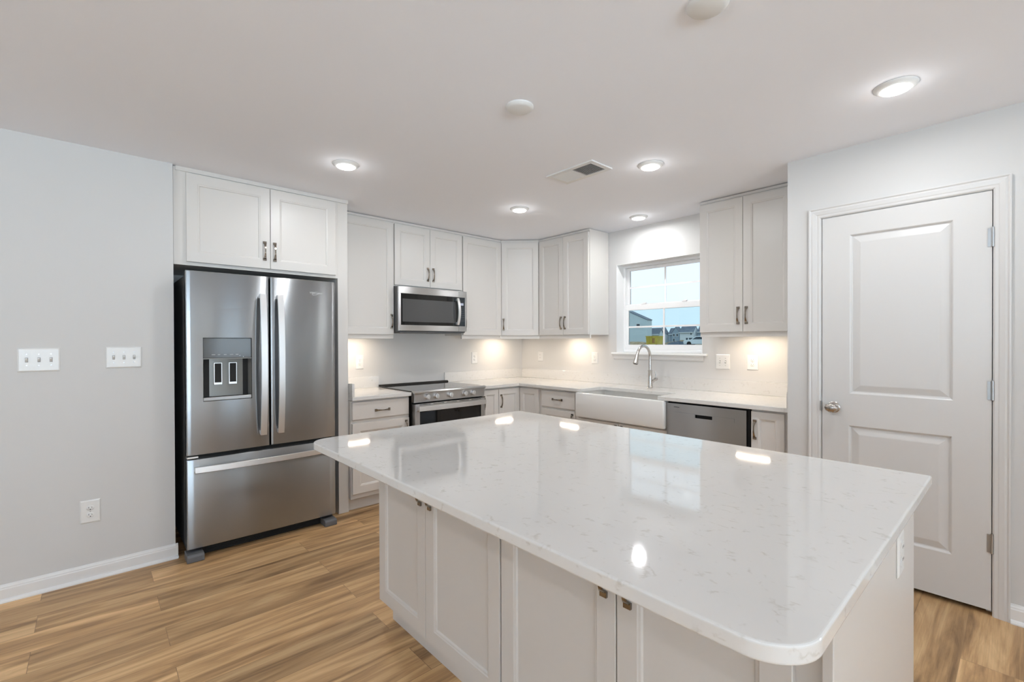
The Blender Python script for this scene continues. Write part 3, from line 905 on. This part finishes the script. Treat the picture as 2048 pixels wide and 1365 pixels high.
def text_mesh(txt, size, name, mat_, parent, loc, rot, ext=0.0006, shear=0.0):
    cu = bpy.data.curves.new(name, 'FONT'); cu.body = txt; cu.size = size; cu.extrude = ext; cu.align_x = 'CENTER'; cu.shear = shear
    t = bpy.data.objects.new(name+'_tmp', cu); COL.objects.link(t)
    bpy.context.view_layer.update()
    dg = bpy.context.evaluated_depsgraph_get()
    me = bpy.data.meshes.new_from_object(t.evaluated_get(dg))
    bpy.data.objects.remove(t, do_unlink=True); bpy.data.curves.remove(cu)
    me.materials.clear(); me.materials.append(mat_)
    o = bpy.data.objects.new(name, me); COL.objects.link(o)
    o.parent = parent; o.location = loc; o.rotation_euler = rot
    return o
def ellipse_stroke(m, cx, cy, cz, a, b, tilt, w, t0, t1, y0, y1, n=28):
    pts_o, pts_i = [], []
    for k in range(n+1):
        t = t0+(t1-t0)*k/n
        ww = w*math.sin(PI*k/n)+0.0002
        for lst, s_ in ((pts_o, 1), (pts_i, -1)):
            x, z = (a+s_*ww/2)*math.cos(t), (b+s_*ww/2)*math.sin(t)
            lst.append((cx+x*math.cos(tilt)-z*math.sin(tilt), cz+x*math.sin(tilt)+z*math.cos(tilt)))
    m.prism(pts_o+pts_i[::-1], 'y', y0, y1)
l = fr_.location
text_mesh('Whirlpool', 0.021, 'brand_lettering', M_LOGO, dR, (-2.715-l.x, RYF+0.0002-l.y, 1.680), (PI/2, 0, 0))
m = WM(fr_); ellipse_stroke(m, -2.712, 0, 1.686, 0.030, 0.0105, 0.42, 0.0022, 0.9, 5.9, RYF-0.0005, RYF+0.004)
m.build('brand_swirl', M_LOGO, dR)

# dark recess paint is natural shadow; alcove back left open

# ------------------------------------------------------------------ range
rg = thing('range', 'slide-in stainless electric range with a black glass cooktop and five knobs', 'range', (-1.515, -0.34, 0))
gx0, gx1 = -1.8955, -1.1325
m = WM(rg); m.box(gx0+0.004, gx1-0.004, -0.630, -0.030, 0.03, 0.902); m.build('case', M_BLACK)
m = WM(rg); m.box(gx0, gx1, -0.640, -0.026, 0.9085, 0.9165); m.build('cooktop', M_COOK, bevel=0.002)
m = WM(rg)
m.prism([(-0.694, 0.893), (-0.697, 0.905), (-0.690, 0.917), (-0.640, 0.918), (-0.640, 0.893)], 'x', gx0-0.001, gx1+0.001)
m.build('front_trim', M_STEELR, bevel=0.002)
m = WM(rg)
m.prism([(-0.075, 0.9165), (-0.070, 0.925), (-0.062, 0.930), (-0.028, 0.930), (-0.028, 0.9165)], 'x', gx0, gx1)
for k in range(5): m.box(gx0+0.07+k*0.14, gx0+0.14+k*0.14, -0.058, -0.036, 0.9285, 0.9310)
m.build('rear_vent_trim', M_BLACK, bevel=0.001)
m = WM(rg)
m.prism([(-0.676, 0.816), (-0.684, 0.893), (-0.630, 0.893), (-0.630, 0.816)], 'x', gx0+0.003, gx1-0.003)
cp = m.build('control_panel', M_STEELR, bevel=0.002)
for kx in (-1.770, -1.679, -1.531, -1.371, -1.280):
    m = WM(rg)
    c0 = (kx, -0.680, 0.862)
    m.lathe([(0.0240, 0.0), (0.0240, -0.004), (0.0205, -0.006), (0.0205, -0.026), (0.0190, -0.029), (0.001, -0.029)], c0, 'y', 32)
    m.box(kx-0.0045, kx+0.0045, -0.680-0.040, -0.680-0.028, 0.862-0.0195, 0.862+0.0195)
    m.build('knob', M_STEEL2, bevel=0.0015)
ox0, ox1 = gx0+0.006, gx1-0.006
m = WM(rg)
m.box(ox0, ox1, -0.690, -0.640, 0.745, 0.806)
m.box(ox0, ox0+0.045, -0.690, -0.640, 0.215, 0.745); m.box(ox1-0.045, ox1, -0.690, -0.640, 0.215, 0.745); m.box(ox0+0.045, ox1-0.045, -0.690, -0.640, 0.215, 0.260)
od = m.build('oven_door', M_STEELR, bevel=0.002)
m = WM(rg)
for k in range(5):
    a = ox0+0.040+k*0.138; m.box(a, a+0.110, -0.6905, -0.686, 0.796, 0.8005)
m.build('vent_slots', M_BLACK, od)
m = WM(rg); m.box(ox0+0.045, ox1-0.045, -0.687, -0.650, 0.260, 0.745); m.build('oven_window', M_BGLASS, od)
m = bow_bar((ox0+0.020, -0.722, 0.768), (ox1-0.014, -0.722, 0.768), 0.016, 0.040, (0, 0, 1), 0.012, -0.689, od); shiftmesh(m, rg)
m = WM(rg); m.box(ox0, ox1, -0.688, -0.640, 0.045, 0.205); m.build('storage_drawer', M_STEELR, bevel=0.003)

# ------------------------------------------------------------------ microwave
mwv = thing('microwave', 'stainless over-the-range microwave with a black glass door', 'microwave', (-1.508, -0.20, 1.424))
ax0, ax1 = -1.884, -1.134
mz0, mz1 = 1.436, 1.832
m = WM(mwv); m.box(ax0+0.002, ax1-0.002, -0.375, -0.004, 1.426, 1.836); m.build('case', M_CHAR, bevel=0.003)
wz0_, wz1_ = 1.488, 1.772
sp = -1.232
m = WM(mwv)
m.box(ax0, sp, -0.400, -0.376, mz0, wz0_); m.box(ax0, sp, -0.400, -0.376, wz1_, mz1)
m.box(ax0, ax0+0.024, -0.400, -0.376, wz0_, wz1_)
md = m.build('door', M_STEELR, bevel=0.002)
m = WM(mwv); m.box(ax0+0.024, sp, -0.398, -0.378, wz0_, wz1_); mg = m.build('door_glass', M_BGLASS, md, bevel=0.001)
m = WM(mwv); m.box(ax0+0.040, sp-0.035, -0.3987, -0.397, wz0_+0.030, wz1_-0.048); m.build('viewing_window', M_MWGLASS, md)
o = bow_bar((-1.253, -0.418, wz0_+0.012), (-1.253, -0.418, wz1_-0.012), 0.030, 0.026, (1, 0, 0), 0.010, -0.397, md, ease=2.0); shiftmesh(o, mwv)
m = WM(mwv)
m.box(sp+0.002, ax1, -0.400, -0.376, mz0, wz0_); m.box(sp+0.002, ax1, -0.400, -0.376, wz1_, mz1); m.box(ax1-0.020, ax1, -0.400, -0.376, wz0_, wz1_)
cf = m.build('control_frame', M_STEELR, bevel=0.002)
m = WM(mwv); m.box(sp+0.002, ax1-0.020, -0.398, -0.378, wz0_, wz1_); ck = m.build('control_panel', mat('microwave_keypad', (0.022, 0.028, 0.034), 0.12, ior=1.6), cf)
m = WM(mwv); m.box(-1.213, -1.172, -0.3988, -0.3975, 1.693, 1.716); m.build('display', M_DISPLAY, cf)
M_KEY = mat('keypad_print', (0.16, 0.18, 0.2), 0.5)
for i in range(3):
    for j in range(8):
        x, z = -1.212+i*0.020, 1.668-j*0.0185
        if j == 6: continue
        m = WM(mwv); m.box(x, x+0.006, -0.3986, -0.3975, z, z+0.003); m.build('key_symbol', M_KEY, cf)
m = WM(mwv)
m.box(ax0+0.02, ax1-0.02, -0.385, -0.05, 1.4195, 1.427)
m.box(ax0+0.04, ax0+0.30, -0.36, -0.12, 1.417, 1.4205); m.box(ax1-0.30, ax1-0.04, -0.36, -0.12, 1.417, 1.4205)
m.build('underside_vent', M_CHAR)
m = WM(mwv); ellipse_stroke(m, -1.548, 0, 1.802, 0.020, 0.007, 0.4, 0.0015, 0.9, 5.9, -0.4006, -0.398); m.build('brand_swirl', M_LOGO, md)

# ------------------------------------------------------------------ dishwasher
dw_ = thing('dishwasher', 'stainless dishwasher with a pocket handle between the sink and the narrow cabinet', 'dishwasher', (-0.34, -2.59, 0))
m = WM(dw_); m.box(-0.620, -0.02, -2.897, -2.297, 0.03, 0.872); m.build('tub_case', M_BLACK)
# front: world y from -2.298 (left) to -2.884 (right)
Y0, Y1 = -2.884, -2.301
py0, py1, pz0, pz1 = -2.652, -2.527, 0.773, 0.797
m = WM(dw_)
def fb_(a, b, c, d): m.box(-0.652, -0.622, a, b, c, d)
fb_(Y0, Y1, 0.115, pz0); fb_(Y0, Y1, pz1, 0.864); fb_(Y0, py0, pz0, pz1); fb_(py1, Y1, pz0, pz1)
dd_ = m.build('door', M_STEEL)
m = WM(dw_); m.box(-0.6275, -0.6225, py0, py1, pz0, pz1); m.build('pocket_handle', M_BLACK, dd_)
m = WM(dw_); m.box(-0.6535, -0.6515, -2.805, py0-0.004, 0.770, 0.800); m.build('handle_band', M_STEEL, dd_)
m = WM(dw_); m.box(-0.6535, -0.6515, py1+0.004, -2.362, 0.770, 0.800); m.build('handle_band', M_STEEL, dd_)
m = WM(dw_); m.box(-0.6545, -0.6515, -2.404, -2.361, 0.8365, 0.8395); m.build('badge', M_DARKLOGO, dd_)
m = WM(dw_); m.box(-0.625, -0.60, Y0, Y1, 0.005, 0.105); m.build('toe_kick', M_CHAR)

# ------------------------------------------------------------------ island
IX0, IX1, IY0, IY1 = -3.2255, -1.983, -3.947, -2.078
r_ = 0.085
poly = [(IX1, IY0), (IX1, IY1)] + arc2(IX0+r_, IY1-r_, r_, PI/2, PI, 40) + arc2(IX0+r_, IY0+r_, r_, PI, 1.5*PI, 40)
m = M(); m.prism(poly, 'z', 0.884, 0.914)
tag(m.build('island_countertop', M_QUARTZ, bevel=0.005, seg=4, angle=50), 'large polished white quartz slab with faint veins on top of the kitchen island', 'countertop')
isl = thing('kitchen_island', 'white kitchen island cabinet with shaker doors and brown-bronze pulls', 'kitchen island', (-2.45, -3.0, 0))
BXF = -2.882
m = WM(isl); m.box(BXF, -2.010, -3.885, -2.082, 0.100, 0.8825); m.build('carcass', M_CAB, bevel=0.002)
m = WM(isl); m.box(BXF+0.040, -2.07, -3.84, -2.100, 0.001, 0.101); m.build('toe_kick', M_CAB)
m = WM(isl); m.box(-2.904, -1.984, -3.9045, -3.8855, 0.001, 0.8835); ep = m.build('end_panel', M_CAB, bevel=0.002)
def idoor(ya, yb):   # ya is the far (left in view) side
    d = shaker(0, ya-yb, 0.112, 0.868, isl, stile=0.060)
    d.location = (BXF+2.45, ya+3.0, 0); d.rotation_euler = (0, 0, RB)
    return d
e1 = idoor(-2.082, -2.491); pull((2.491-2.082)-0.035, 0.722, e1)
e2 = idoor(-2.495, -2.960); pull(0.035, 0.722, e2)
e3 = idoor(-2.968, -3.424); pull((3.424-2.968)-0.035, 0.722, e3)
e4 = idoor(-3.428, -3.836); pull(0.035, 0.722, e4)
for dd2 in (e1, e2, e3, e4): pass

# ------------------------------------------------------------------ switch and outlet plates (local frame faces -y)
def duplex(m, cx, cz, y=-0.006):
    for s_ in (-1, 1):
        c = cz+s_*0.0195
        m.cur = 0
        m.lathe([(0.0172, 0.0), (0.0172, -0.0022), (0.0160, -0.0030), (0.001, -0.0030)], (cx, y, c), 'y', 24, sy=0.84)
        m.cur = 1
        m.box(cx-0.0075, cx-0.0055, y-0.0034, y-0.0028, c-0.001, c+0.0075)
        m.box(cx+0.0055, cx+0.0075, y-0.0034, y-0.0028, c, c+0.0065)
        m.lathe([(0.0026, -0.0028), (0.0026, -0.0034), (0.0001, -0.0034)], (cx, y, c-0.0075), 'y', 12)
    m.cur = 0
def plate_mesh(w, h):
    m = M()
    def R(i, yy): return [(-w/2+i, yy, -h/2+i), (w/2-i, yy, -h/2+i), (w/2-i, yy, h/2-i), (-w/2+i, yy, h/2-i)]
    m.rings([R(0, 0), R(0, -0.002), R(0.004, -0.0052), R(0.007, -0.006)])
    return m
def outlet(loc, rz, label, w=0.079, h=0.125, name='wall_outlet', group='duplex wall outlets'):
    t = thing(name, label, 'outlet', loc, rz, group)
    plate_mesh(w, h).build('cover_plate', M_PLASTIC, t)
    m = M(); duplex(m, 0, 0); m.build('receptacle', [M_PLASTIC, M_SLOT], t)
    m = M(); m.lathe([(0.003, -0.006), (0.003, -0.0068), (0.0001, -0.0070)], (0, 0, 0), 'y', 12); m.build('screw', M_HINGE, t)
    return t
outlet((-3.919, YL-0.0005, 0.386), 0, 'white duplex outlet low on the wall near the floor, left of the refrigerator', 0.086, 0.127)
outlet((-2.070, -0.0005, 1.150), 0, 'white duplex outlet on the back wall left of the range', 0.076, 0.130)
outlet((-0.733, -0.0005, 1.155), 0, 'white duplex outlet on the back wall between the range and the corner', 0.080, 0.130)
outlet((-0.0005, -1.114, 1.160), RB, 'white duplex outlet on the right wall between the corner and the window', 0.078, 0.121)
outlet((-0.0005, -2.682, 1.162), RB, 'white duplex outlet under the right wall cabinet, nearest the pantry wall', 0.086, 0.121)
t = thing('wall_switch', 'narrow white dimmer-style device plate on the right wall close to the corner', 'switch', (-0.0005, -0.320, 1.160), RB)
plate_mesh(0.080, 0.113).build('cover_plate', M_PLASTIC, t)
m = M(); m.box(-0.0165, 0.0165, -0.0085, -0.0055, -0.033, 0.033); m.build('receptacle', M_PLASTIC, t, bevel=0.001)
for c in (-0.018, 0.016):
    m = M(); m.box(-0.0075, -0.0055, -0.0090, -0.0084, c, c+0.008); m.box(0.0055, 0.0075, -0.0090, -0.0084, c, c+0.007)
    m.build('slot_pair', M_SLOT, t)
# toggle switches
def switches(loc, rz, label, n, w, h):
    t = thing('wall_switch', label, 'switch', loc, rz, 'white toggle switch plates')
    plate_mesh(w, h).build('cover_plate', M_PLASTIC, t)
    for k in range(n):
        cx = (k-(n-1)/2)*0.046
        m = M(); m.box(cx-0.0058, cx+0.0058, -0.0070, -0.0055, -0.0125, 0.0125)
        m.build('toggle_slot', mat('toggle_recess', (0.30, 0.30, 0.30), 0.5) if 'toggle_recess' not in bpy.data.materials else bpy.data.materials['toggle_recess'], t)
        m = M(); m.prism([(-0.0065, -0.010), (-0.0065, 0.002), (-0.019, 0.0105), (-0.021, 0.0045)], 'x', cx-0.0042, cx+0.0042)
        m.build('toggle', M_PLASTIC, t, bevel=0.001)
        for s_ in (-1, 1):
            m = M(); m.lathe([(0.0030, -0.0058), (0.0030, -0.0068), (0.0001, -0.0070)], (cx, 0, s_*0.030), 'y', 12)
            m.build('screw', M_HINGE, t)
    return t
switches((-4.116, YL-0.0005, 1.245), 0, 'white plate with three toggle switches at the far left of the wall', 3, 0.162, 0.125)
switches((-3.768, YL-0.0005, 1.250), 0, 'white plate with three toggle switches nearer the refrigerator', 3, 0.162, 0.122)
switches((-0.0005, -2.446, 1.160), RB, 'white plate with two toggle switches right of the window', 2, 0.116, 0.124)
# outlet on the island end
t = thing('wall_outlet', 'white rectangular outlet plate on the end panel of the island, just below the slab', 'outlet', (-2.245, -3.905, 0.742))
plate_mesh(0.080, 0.118).build('cover_plate', M_PLASTIC, t)
m = M(); m.box(-0.0165, 0.0165, -0.0085, -0.0055, -0.033, 0.033); m.build('receptacle', M_PLASTIC, t, bevel=0.001)
for c in (-0.018, 0.016):
    m = M(); m.box(-0.0075, -0.0055, -0.0090, -0.0084, c, c+0.008); m.box(0.0055, 0.0075, -0.0090, -0.0084, c, c+0.007)
    m.build('slot_pair', M_SLOT, t)

# ------------------------------------------------------------------ ceiling fixtures
def downlight(x, y, label, seen=True):
    t = thing('recessed_light', label, 'ceiling light', (x, y, H), 0, 'recessed ceiling lights')
    m = M(); m.lathe([(0.078, -0.0003), (0.079, -0.002), (0.077, -0.006), (0.068, -0.013), (0.060, -0.017), (0.056, -0.017)], (0, 0, 0), 'z', 48)
    m.build('trim_ring', M_PLASTIC, t)
    m = M(); m.lathe([(0.056, -0.0165), (0.052, -0.020), (0.030, -0.0235), (0.001, -0.0245)], (0, 0, 0), 'z', 32)
    m.build('diffuser', M_DIFF, t)
    p_ = bpy.data.lights.new('added_halo_fill', 'POINT'); p_.energy = 0.38; p_.color = LAMP; p_.shadow_soft_size = 0.03  # added point light for a halo on the ceiling, no separate bulb
    po = bpy.data.objects.new('added_halo_fill', p_); po.location = (x, y, H-0.066); COL.objects.link(po)
    a = area('downlight_beam', (x, y, H-0.027), (0, 0, 0), 0.09, 0.09, LAMP_W, LAMP, 'DISK')
    return t
downlight(-2.730, -1.304, 'lit round ceiling light nearest the refrigerator')
downlight(-1.266, -1.317, 'lit round ceiling light in front of the corner wall cabinets')
downlight(-1.306, -2.561, 'lit round ceiling light right of the ceiling vent')
downlight(-0.305, -1.835, 'lit round ceiling light right above the sink and window')
downlight(-1.311, -3.759, 'lit round ceiling light nearest the pantry door, largest in view')
for x, y in ((-5.05, -2.1), (-5.05, -4.4), (-2.8, -6.0), (-5.05, -6.8), (-2.8, -8.6), (-5.05, -9.2)):
    downlight(x, y, 'lit round ceiling light in the room behind the camera')
def cover(x, y, label, r=0.066):
    m = M(); m.lathe([(r, 0.0), (r, -0.005), (r-0.006, -0.012), (r-0.018, -0.0165), (0.001, -0.0175)], (0, 0, 0), 'z', 48)
    o = m.build('ceiling_cover', M_PLASTIC); o.location = (x, y, H-0.0005)
    tag(o, label, 'ceiling cover', 'round blank covers over the island')
cover(-2.409, -2.540, 'round white blank ceiling cover in the middle of the ceiling')
cover(-2.405, -3.438, 'round white blank ceiling cover cut by the top edge of the photo')
# vent: long side along y
v = thing('ceiling_vent', 'rectangular white ceiling air vent with two banks of slats', 'vent', (-1.545, -2.180, H))
m = M()
hw, hl = 0.105, 0.190
fr1, fr2 = 0.074, 0.158
m.prism([(-hw, -hl), (hw, -hl), (hw, hl), (-hw, hl)], 'z', -0.0012, -0.0002)
m.box(-hw, -fr1, -hl, hl, -0.008, -0.001); m.box(fr1, hw, -hl, hl, -0.008, -0.001)
m.box(-fr1, fr1, -hl, -fr2, -0.008, -0.001); m.box(-fr1, fr1, fr2, hl, -0.008, -0.001); m.box(-fr1, fr1, -0.006, 0.006, -0.008, -0.001)
m.build('vent_frame', M_PLASTIC, v, bevel=0.0015)
m = M(); m.box(-fr1, fr1, -fr2, fr2, -0.0022, -0.0013); m.build('vent_throat', M_VENTDARK, v)
for s_ in (-1, 1):
    m = M()
    for k in range(14):
        y = s_*(0.012+k*0.0108)
        # blades tilt away from the middle
        m.add([(-fr1, y, -0.0028), (fr1, y, -0.0028), (fr1, y+s_*0.0062, -0.0085), (-fr1, y+s_*0.0062, -0.0085),
               (-fr1, y+s_*0.0010, -0.0024), (fr1, y+s_*0.0010, -0.0024), (fr1, y+s_*0.0072, -0.0081), (-fr1, y+s_*0.0072, -0.0081)],
              [(0, 1, 2, 3), (4, 7, 6, 5), (0, 4, 5, 1), (1, 5, 6, 2), (2, 6, 7, 3), (3, 7, 4, 0)])
    m.build('vent_blades', M_PLASTIC, v)

# under-cabinet lights
def under(loc, rz, label, w=0.235):
    t = thing('under_cabinet_light', label, 'light', loc, rz, 'under-cabinet lights')
    m = M(); m.box(-w/2-0.012, w/2+0.012, -0.030, 0.030, -0.010, 0.0); m.build('housing', M_PLASTIC, t, bevel=0.002)
    m = M(); m.box(-w/2, w/2, -0.022, 0.022, -0.0115, -0.0100); m.build('diffuser', M_LED, t)
    area('under_cabinet_beam', (loc[0], loc[1], loc[2]-0.013), (0, 0, rz), w, 0.04, UNDER_W, WARM)
zc = UB+0.0345
under((-2.180, -0.185, zc), 0, 'small lit bar under the wall cabinet left of the microwave')
under((-0.450, -0.185, zc), 0, 'small lit bar under the corner wall cabinet')
under((-0.185, -0.915, zc), RB, 'small lit bar under the wall cabinet left of the window')
under((-0.185, -2.750, zc), RB, 'small lit bar under the wall cabinet right of the window')

# ------------------------------------------------------------------ outdoors
M_DIRT = noisy('building_plot_soil', (0.20, 0.15, 0.10), (0.32, 0.26, 0.18), 0.15)
M_GRASSY = noisy('rough_grass', (0.08, 0.12, 0.05), (0.16, 0.17, 0.09), 0.3)
M_SID1 = siding('blue_grey_siding', (0.66, 0.76, 0.80))
M_SID2 = siding('white_siding', (0.86, 0.90, 0.93))
M_SID3 = siding('slate_siding', (0.34, 0.43, 0.52))
M_ROOF = noisy('asphalt_shingle', (0.15, 0.18, 0.23), (0.20, 0.23, 0.28), 0.6)
M_WTRIM = mat('white_house_trim', (0.75, 0.78, 0.8), 0.5)
M_PANE = mat('dark_house_pane', (0.03, 0.05, 0.07), 0.15)
M_YEL = noisy('yellow_skip_paint', (0.55, 0.42, 0.05), (0.66, 0.52, 0.09), 0.8, 0.6)
M_TYRE = mat('black_rubber', (0.02, 0.02, 0.02), 0.8)
M_CARP = mat('white_car_paint', (0.75, 0.80, 0.85), 0.2, coat=1.0)
M_RUST = mat('rust', (0.30, 0.12, 0.04), 0.8)

# terrain: slopes up away from the house, then a rough plot
nx, ny = 60, 50
vs, fs = [], []
for i in range(nx):
    x = 0.6 + (i/(nx-1))**1.8*260
    for j in range(ny):
        y = -40 + j*240/(ny-1)
        z = -0.35 + min(1, max(0, (x-4)/22))*1.0
        if x > 30: z += 0.10*math.sin(x*0.13+y*0.21)*math.cos(y*0.17)
        vs.append((x, y, z))
for i in range(nx-1):
    for j in range(ny-1):
        fs.append((i*ny+j, (i+1)*ny+j, (i+1)*ny+j+1, i*ny+j+1))
m = M(); m.smooth = True; m.add(vs, fs)
g_ = struct(m.build('ground', M_DIRT))
GZ = 0.62

def house(x, y0, y1, zt_eave, zt_ridge, depth, siding_m, label, gable_front=False, wins=(), name='house', gz=GZ-0.3, porch=False):
    t = thing(name, label, 'house', (x, (y0+y1)/2, gz), 0, 'houses across the building site')
    w = (y1-y0)/2; he, hr = zt_eave-gz, zt_ridge-gz
    if gable_front:
        m = M(); m.prism([(-w, 0), (w, 0), (w, he), (0, hr), (-w, he)], 'x', 0, depth); m.build('walls', siding_m, t)
        m = M(); k = (hr-he)/w
        for s_ in (-1, 1):
            m.add([(-0.12, 0, hr+0.02), (depth, 0, hr+0.02), (depth, s_*(w+0.15), he-0.15*k+0.02), (-0.12, s_*(w+0.15), he-0.15*k+0.02),
                   (-0.12, 0, hr+0.22), (depth, 0, hr+0.25), (depth, s_*(w+0.15), he-0.15*k+0.22), (-0.12, s_*(w+0.15), he-0.15*k+0.20)],
                  [(0, 1, 2, 3), (4, 7, 6, 5), (0, 4, 5, 1), (1, 5, 6, 2), (2, 6, 7, 3), (3, 7, 4, 0)])
        m.build('roof', M_ROOF, t)
    else:
        m = M(); m.prism([(0, 0), (depth, 0), (depth, he), (depth/2, hr), (0, he)], 'y', -w, w); m.build('walls', siding_m, t)
        m = M(); m.prism([(-0.5, he-0.3), (depth/2, hr+0.05), (depth+0.5, he-0.3), (depth+0.5, he), (depth/2, hr+0.35), (-0.5, he)], 'y', -w-0.12, w+0.12); m.build('roof', M_ROOF, t)
        m = M(); m.box(-0.6, -0.45, -w-0.12, w+0.12, he-0.35, he-0.02); m.build('gutter', M_WTRIM, t)
    for (wy, wz, ww, wh) in wins:
        m = M(); yy_ = w-wy     # measured from the left edge as seen from the kitchen
        m.box(-0.08, 0.0, yy_-ww/2-0.15, yy_+ww/2+0.15, wz-0.15, wz+wh+0.15); fw = m.build('window', M_WTRIM, t)
        m = M(); m.box(-0.12, -0.07, yy_-ww/2, yy_+ww/2, wz, wz+wh); m.build('pane', M_PANE, fw)
    return t
# big near house with its gable towards the kitchen
house(110, 66.1, 78.5, 7.25, 9.9, 2.6, M_SID1, 'large pale blue-grey house at the left edge of the window view', gable_front=True, wins=((9.9-0.2, 4.8, 1.0, 1.1),))
house(114, 64.6, 69.6, 3.4, 4.6, 2.0, M_SID1, 'low pale wing standing right of the large blue-grey house', gable_front=False, wins=())
# row of houses behind
xs3 = 170
house(xs3, 97.4, 103.5, 4.6, 6.6, 3, M_SID3, 'slate house with a dark roof, first right of the low pale wing', wins=((1.6, 1.2, 1.2, 1.4), (4.4, 1.2, 1.2, 1.4)))
house(xs3-1, 94.0, 97.0, 4.4, 6.8, 3, M_SID2, 'white gabled house front seen just behind the yellow container', gable_front=True, wins=((1.5, 2.6, 0.9, 1.1),))
house(xs3+1, 91.6, 93.4, 4.3, 6.4, 3, M_SID3, 'narrow slate house directly behind the upright window bar', wins=())
house(xs3-1, 87.9, 91.0, 4.9, 6.9, 3, M_SID3, 'slate house with a white-edged gable and a small porch', gable_front=True, wins=((0.8, 3.0, 0.6, 1.0), (2.2, 3.0, 0.6, 1.0), (0.8, 0.9, 0.6, 1.2)))
house(xs3-2, 81.6, 87.2, 4.9, 6.9, 4, M_SID2, 'white house with a dark roof, middle of the lower right pane', wins=((3.0, 1.0, 0.7, 1.3), (4.6, 1.0, 1.4, 1.3), (4.7, 3.5, 0.5, 0.7)))
house(xs3, 70.0, 80.8, 5.0, 7.2, 4, M_SID3, 'slate-blue house furthest right in the window view', wins=((2.0, 1.0, 1.2, 1.3), (5.0, 1.0, 1.2, 1.3)))

# yellow container
ct = thing('waste_container', 'yellow roll-off waste container on the building site outside the window', 'container', (80, 46.5, 0.58), 0.10)
m = M()
m.prism([(-1.15, 0.15), (1.15, 0.15), (1.25, 1.78), (-1.25, 1.78)], 'x', 0, 2.6)
m.build('skip_body', M_YEL, ct)
m = M()
m.box(-0.10, 2.7, -1.32, 1.32, 1.72, 1.84)
for k in range(5):
    y = -1.1+k*0.55; m.box(-0.08, 0, y-0.05, y+0.05, 0.2, 1.75)
m.build('ribs', M_YEL, ct)
m = M(); m.box(-0.06, 0.01, -0.7, -0.2, 0.4, 1.4); m.build('hatch', M_RUST, ct)
m = M()
for y in (-0.9, 0.9): m.lathe([(0.15, -0.1), (0.15, 0.1)], (0.3, y, 0.10), 'y', 16)
m.build('wheels', M_TYRE, ct)
# car
car = thing('car', 'white car parked outside, at the right end of the lower window pane', 'car', (60, 26.6, 0.66), PI/2+0.15)
m = M(); m.smooth = True
side = [(-2.2, 0.25), (2.2, 0.25), (2.25, 0.62), (2.05, 0.82), (1.15, 0.92), (0.45, 1.38), (-1.2, 1.42), (-2.0, 0.98), (-2.25, 0.85)]
m.rings([[(x*0.97, -0.88, z*0.97+0.01) for x, z in side], [(x, -0.80, z) for x, z in side], [(x, 0.80, z) for x, z in side], [(x*0.97, 0.88, z*0.97+0.01) for x, z in side]])
m.build('car_body', M_CARP, car, bevel=0.03)
for s_ in (-1, 1):
    m = M(); m.prism([(-1.75, 0.96), (0.95, 0.94), (0.40, 1.28), (-1.15, 1.32)], 'y', s_*0.855, s_*0.905)
    m.build('side_window', M_PANE, car)
m = M(); m.add([(1.16, -0.7, 0.945), (1.16, 0.7, 0.945), (0.50, 0.62, 1.38), (0.50, -0.62, 1.38), (1.14, -0.7, 0.92), (1.14, 0.7, 0.92), (0.46, 0.62, 1.34), (0.46, -0.62, 1.34)],
               [(0, 1, 2, 3), (4, 7, 6, 5), (0, 4, 5, 1), (1, 5, 6, 2), (2, 6, 7, 3), (3, 7, 4, 0)])
m.build('windshield', M_PANE, car)
for x in (-1.4, 1.4):
    for s_ in (-1, 1):
        m = M(); m.lathe([(0.32, -0.1), (0.33, 0.0), (0.32, 0.1)], (x, s_*0.80, 0.32), 'y', 24); m.build('wheel', M_TYRE, car)
# soil heaps
def heap(x, y, rx, ry, h, mt, label, nm='soil_heap', z=GZ-0.15):
    n = 16; vs = []; fs = []
    for i in range(n+1):
        for j in range(n+1):
            u, w_ = 2*i/n-1, 2*j/n-1
            k = max(0, 1-(u*u+w_*w_))
            vs.append((u*rx, w_*ry, h*k**0.6*(1+0.25*random.uniform(-1, 1)) if k > 0 else -0.2))
    for i in range(n):
        for j in range(n):
            fs.append((i*(n+1)+j, (i+1)*(n+1)+j, (i+1)*(n+1)+j+1, i*(n+1)+j+1))
    m = M(); m.smooth = True; m.add(vs, fs)
    o = m.build(nm, mt); o.location = (x, y, z)
    tag(o, label, 'soil heap')
heap(95, 47.0, 3.5, 5.5, 0.95, noisy('brown_soil', (0.24, 0.17, 0.10), (0.36, 0.28, 0.17), 1.2), 'low brown bank of soil in front of the white house outside')
heap(74, 37.5, 2.0, 2.3, 0.78, mat('slate_gravel', (0.10, 0.13, 0.17), 0.9), 'dark grey heap right of the upright bar of the lower sash', nm='gravel_heap')
heap(85, 53.5, 2.5, 4.0, 0.75, noisy('tan_soil', (0.32, 0.22, 0.12), (0.44, 0.34, 0.22), 1.2), 'tan soil heap in front of the large blue-grey house outside')
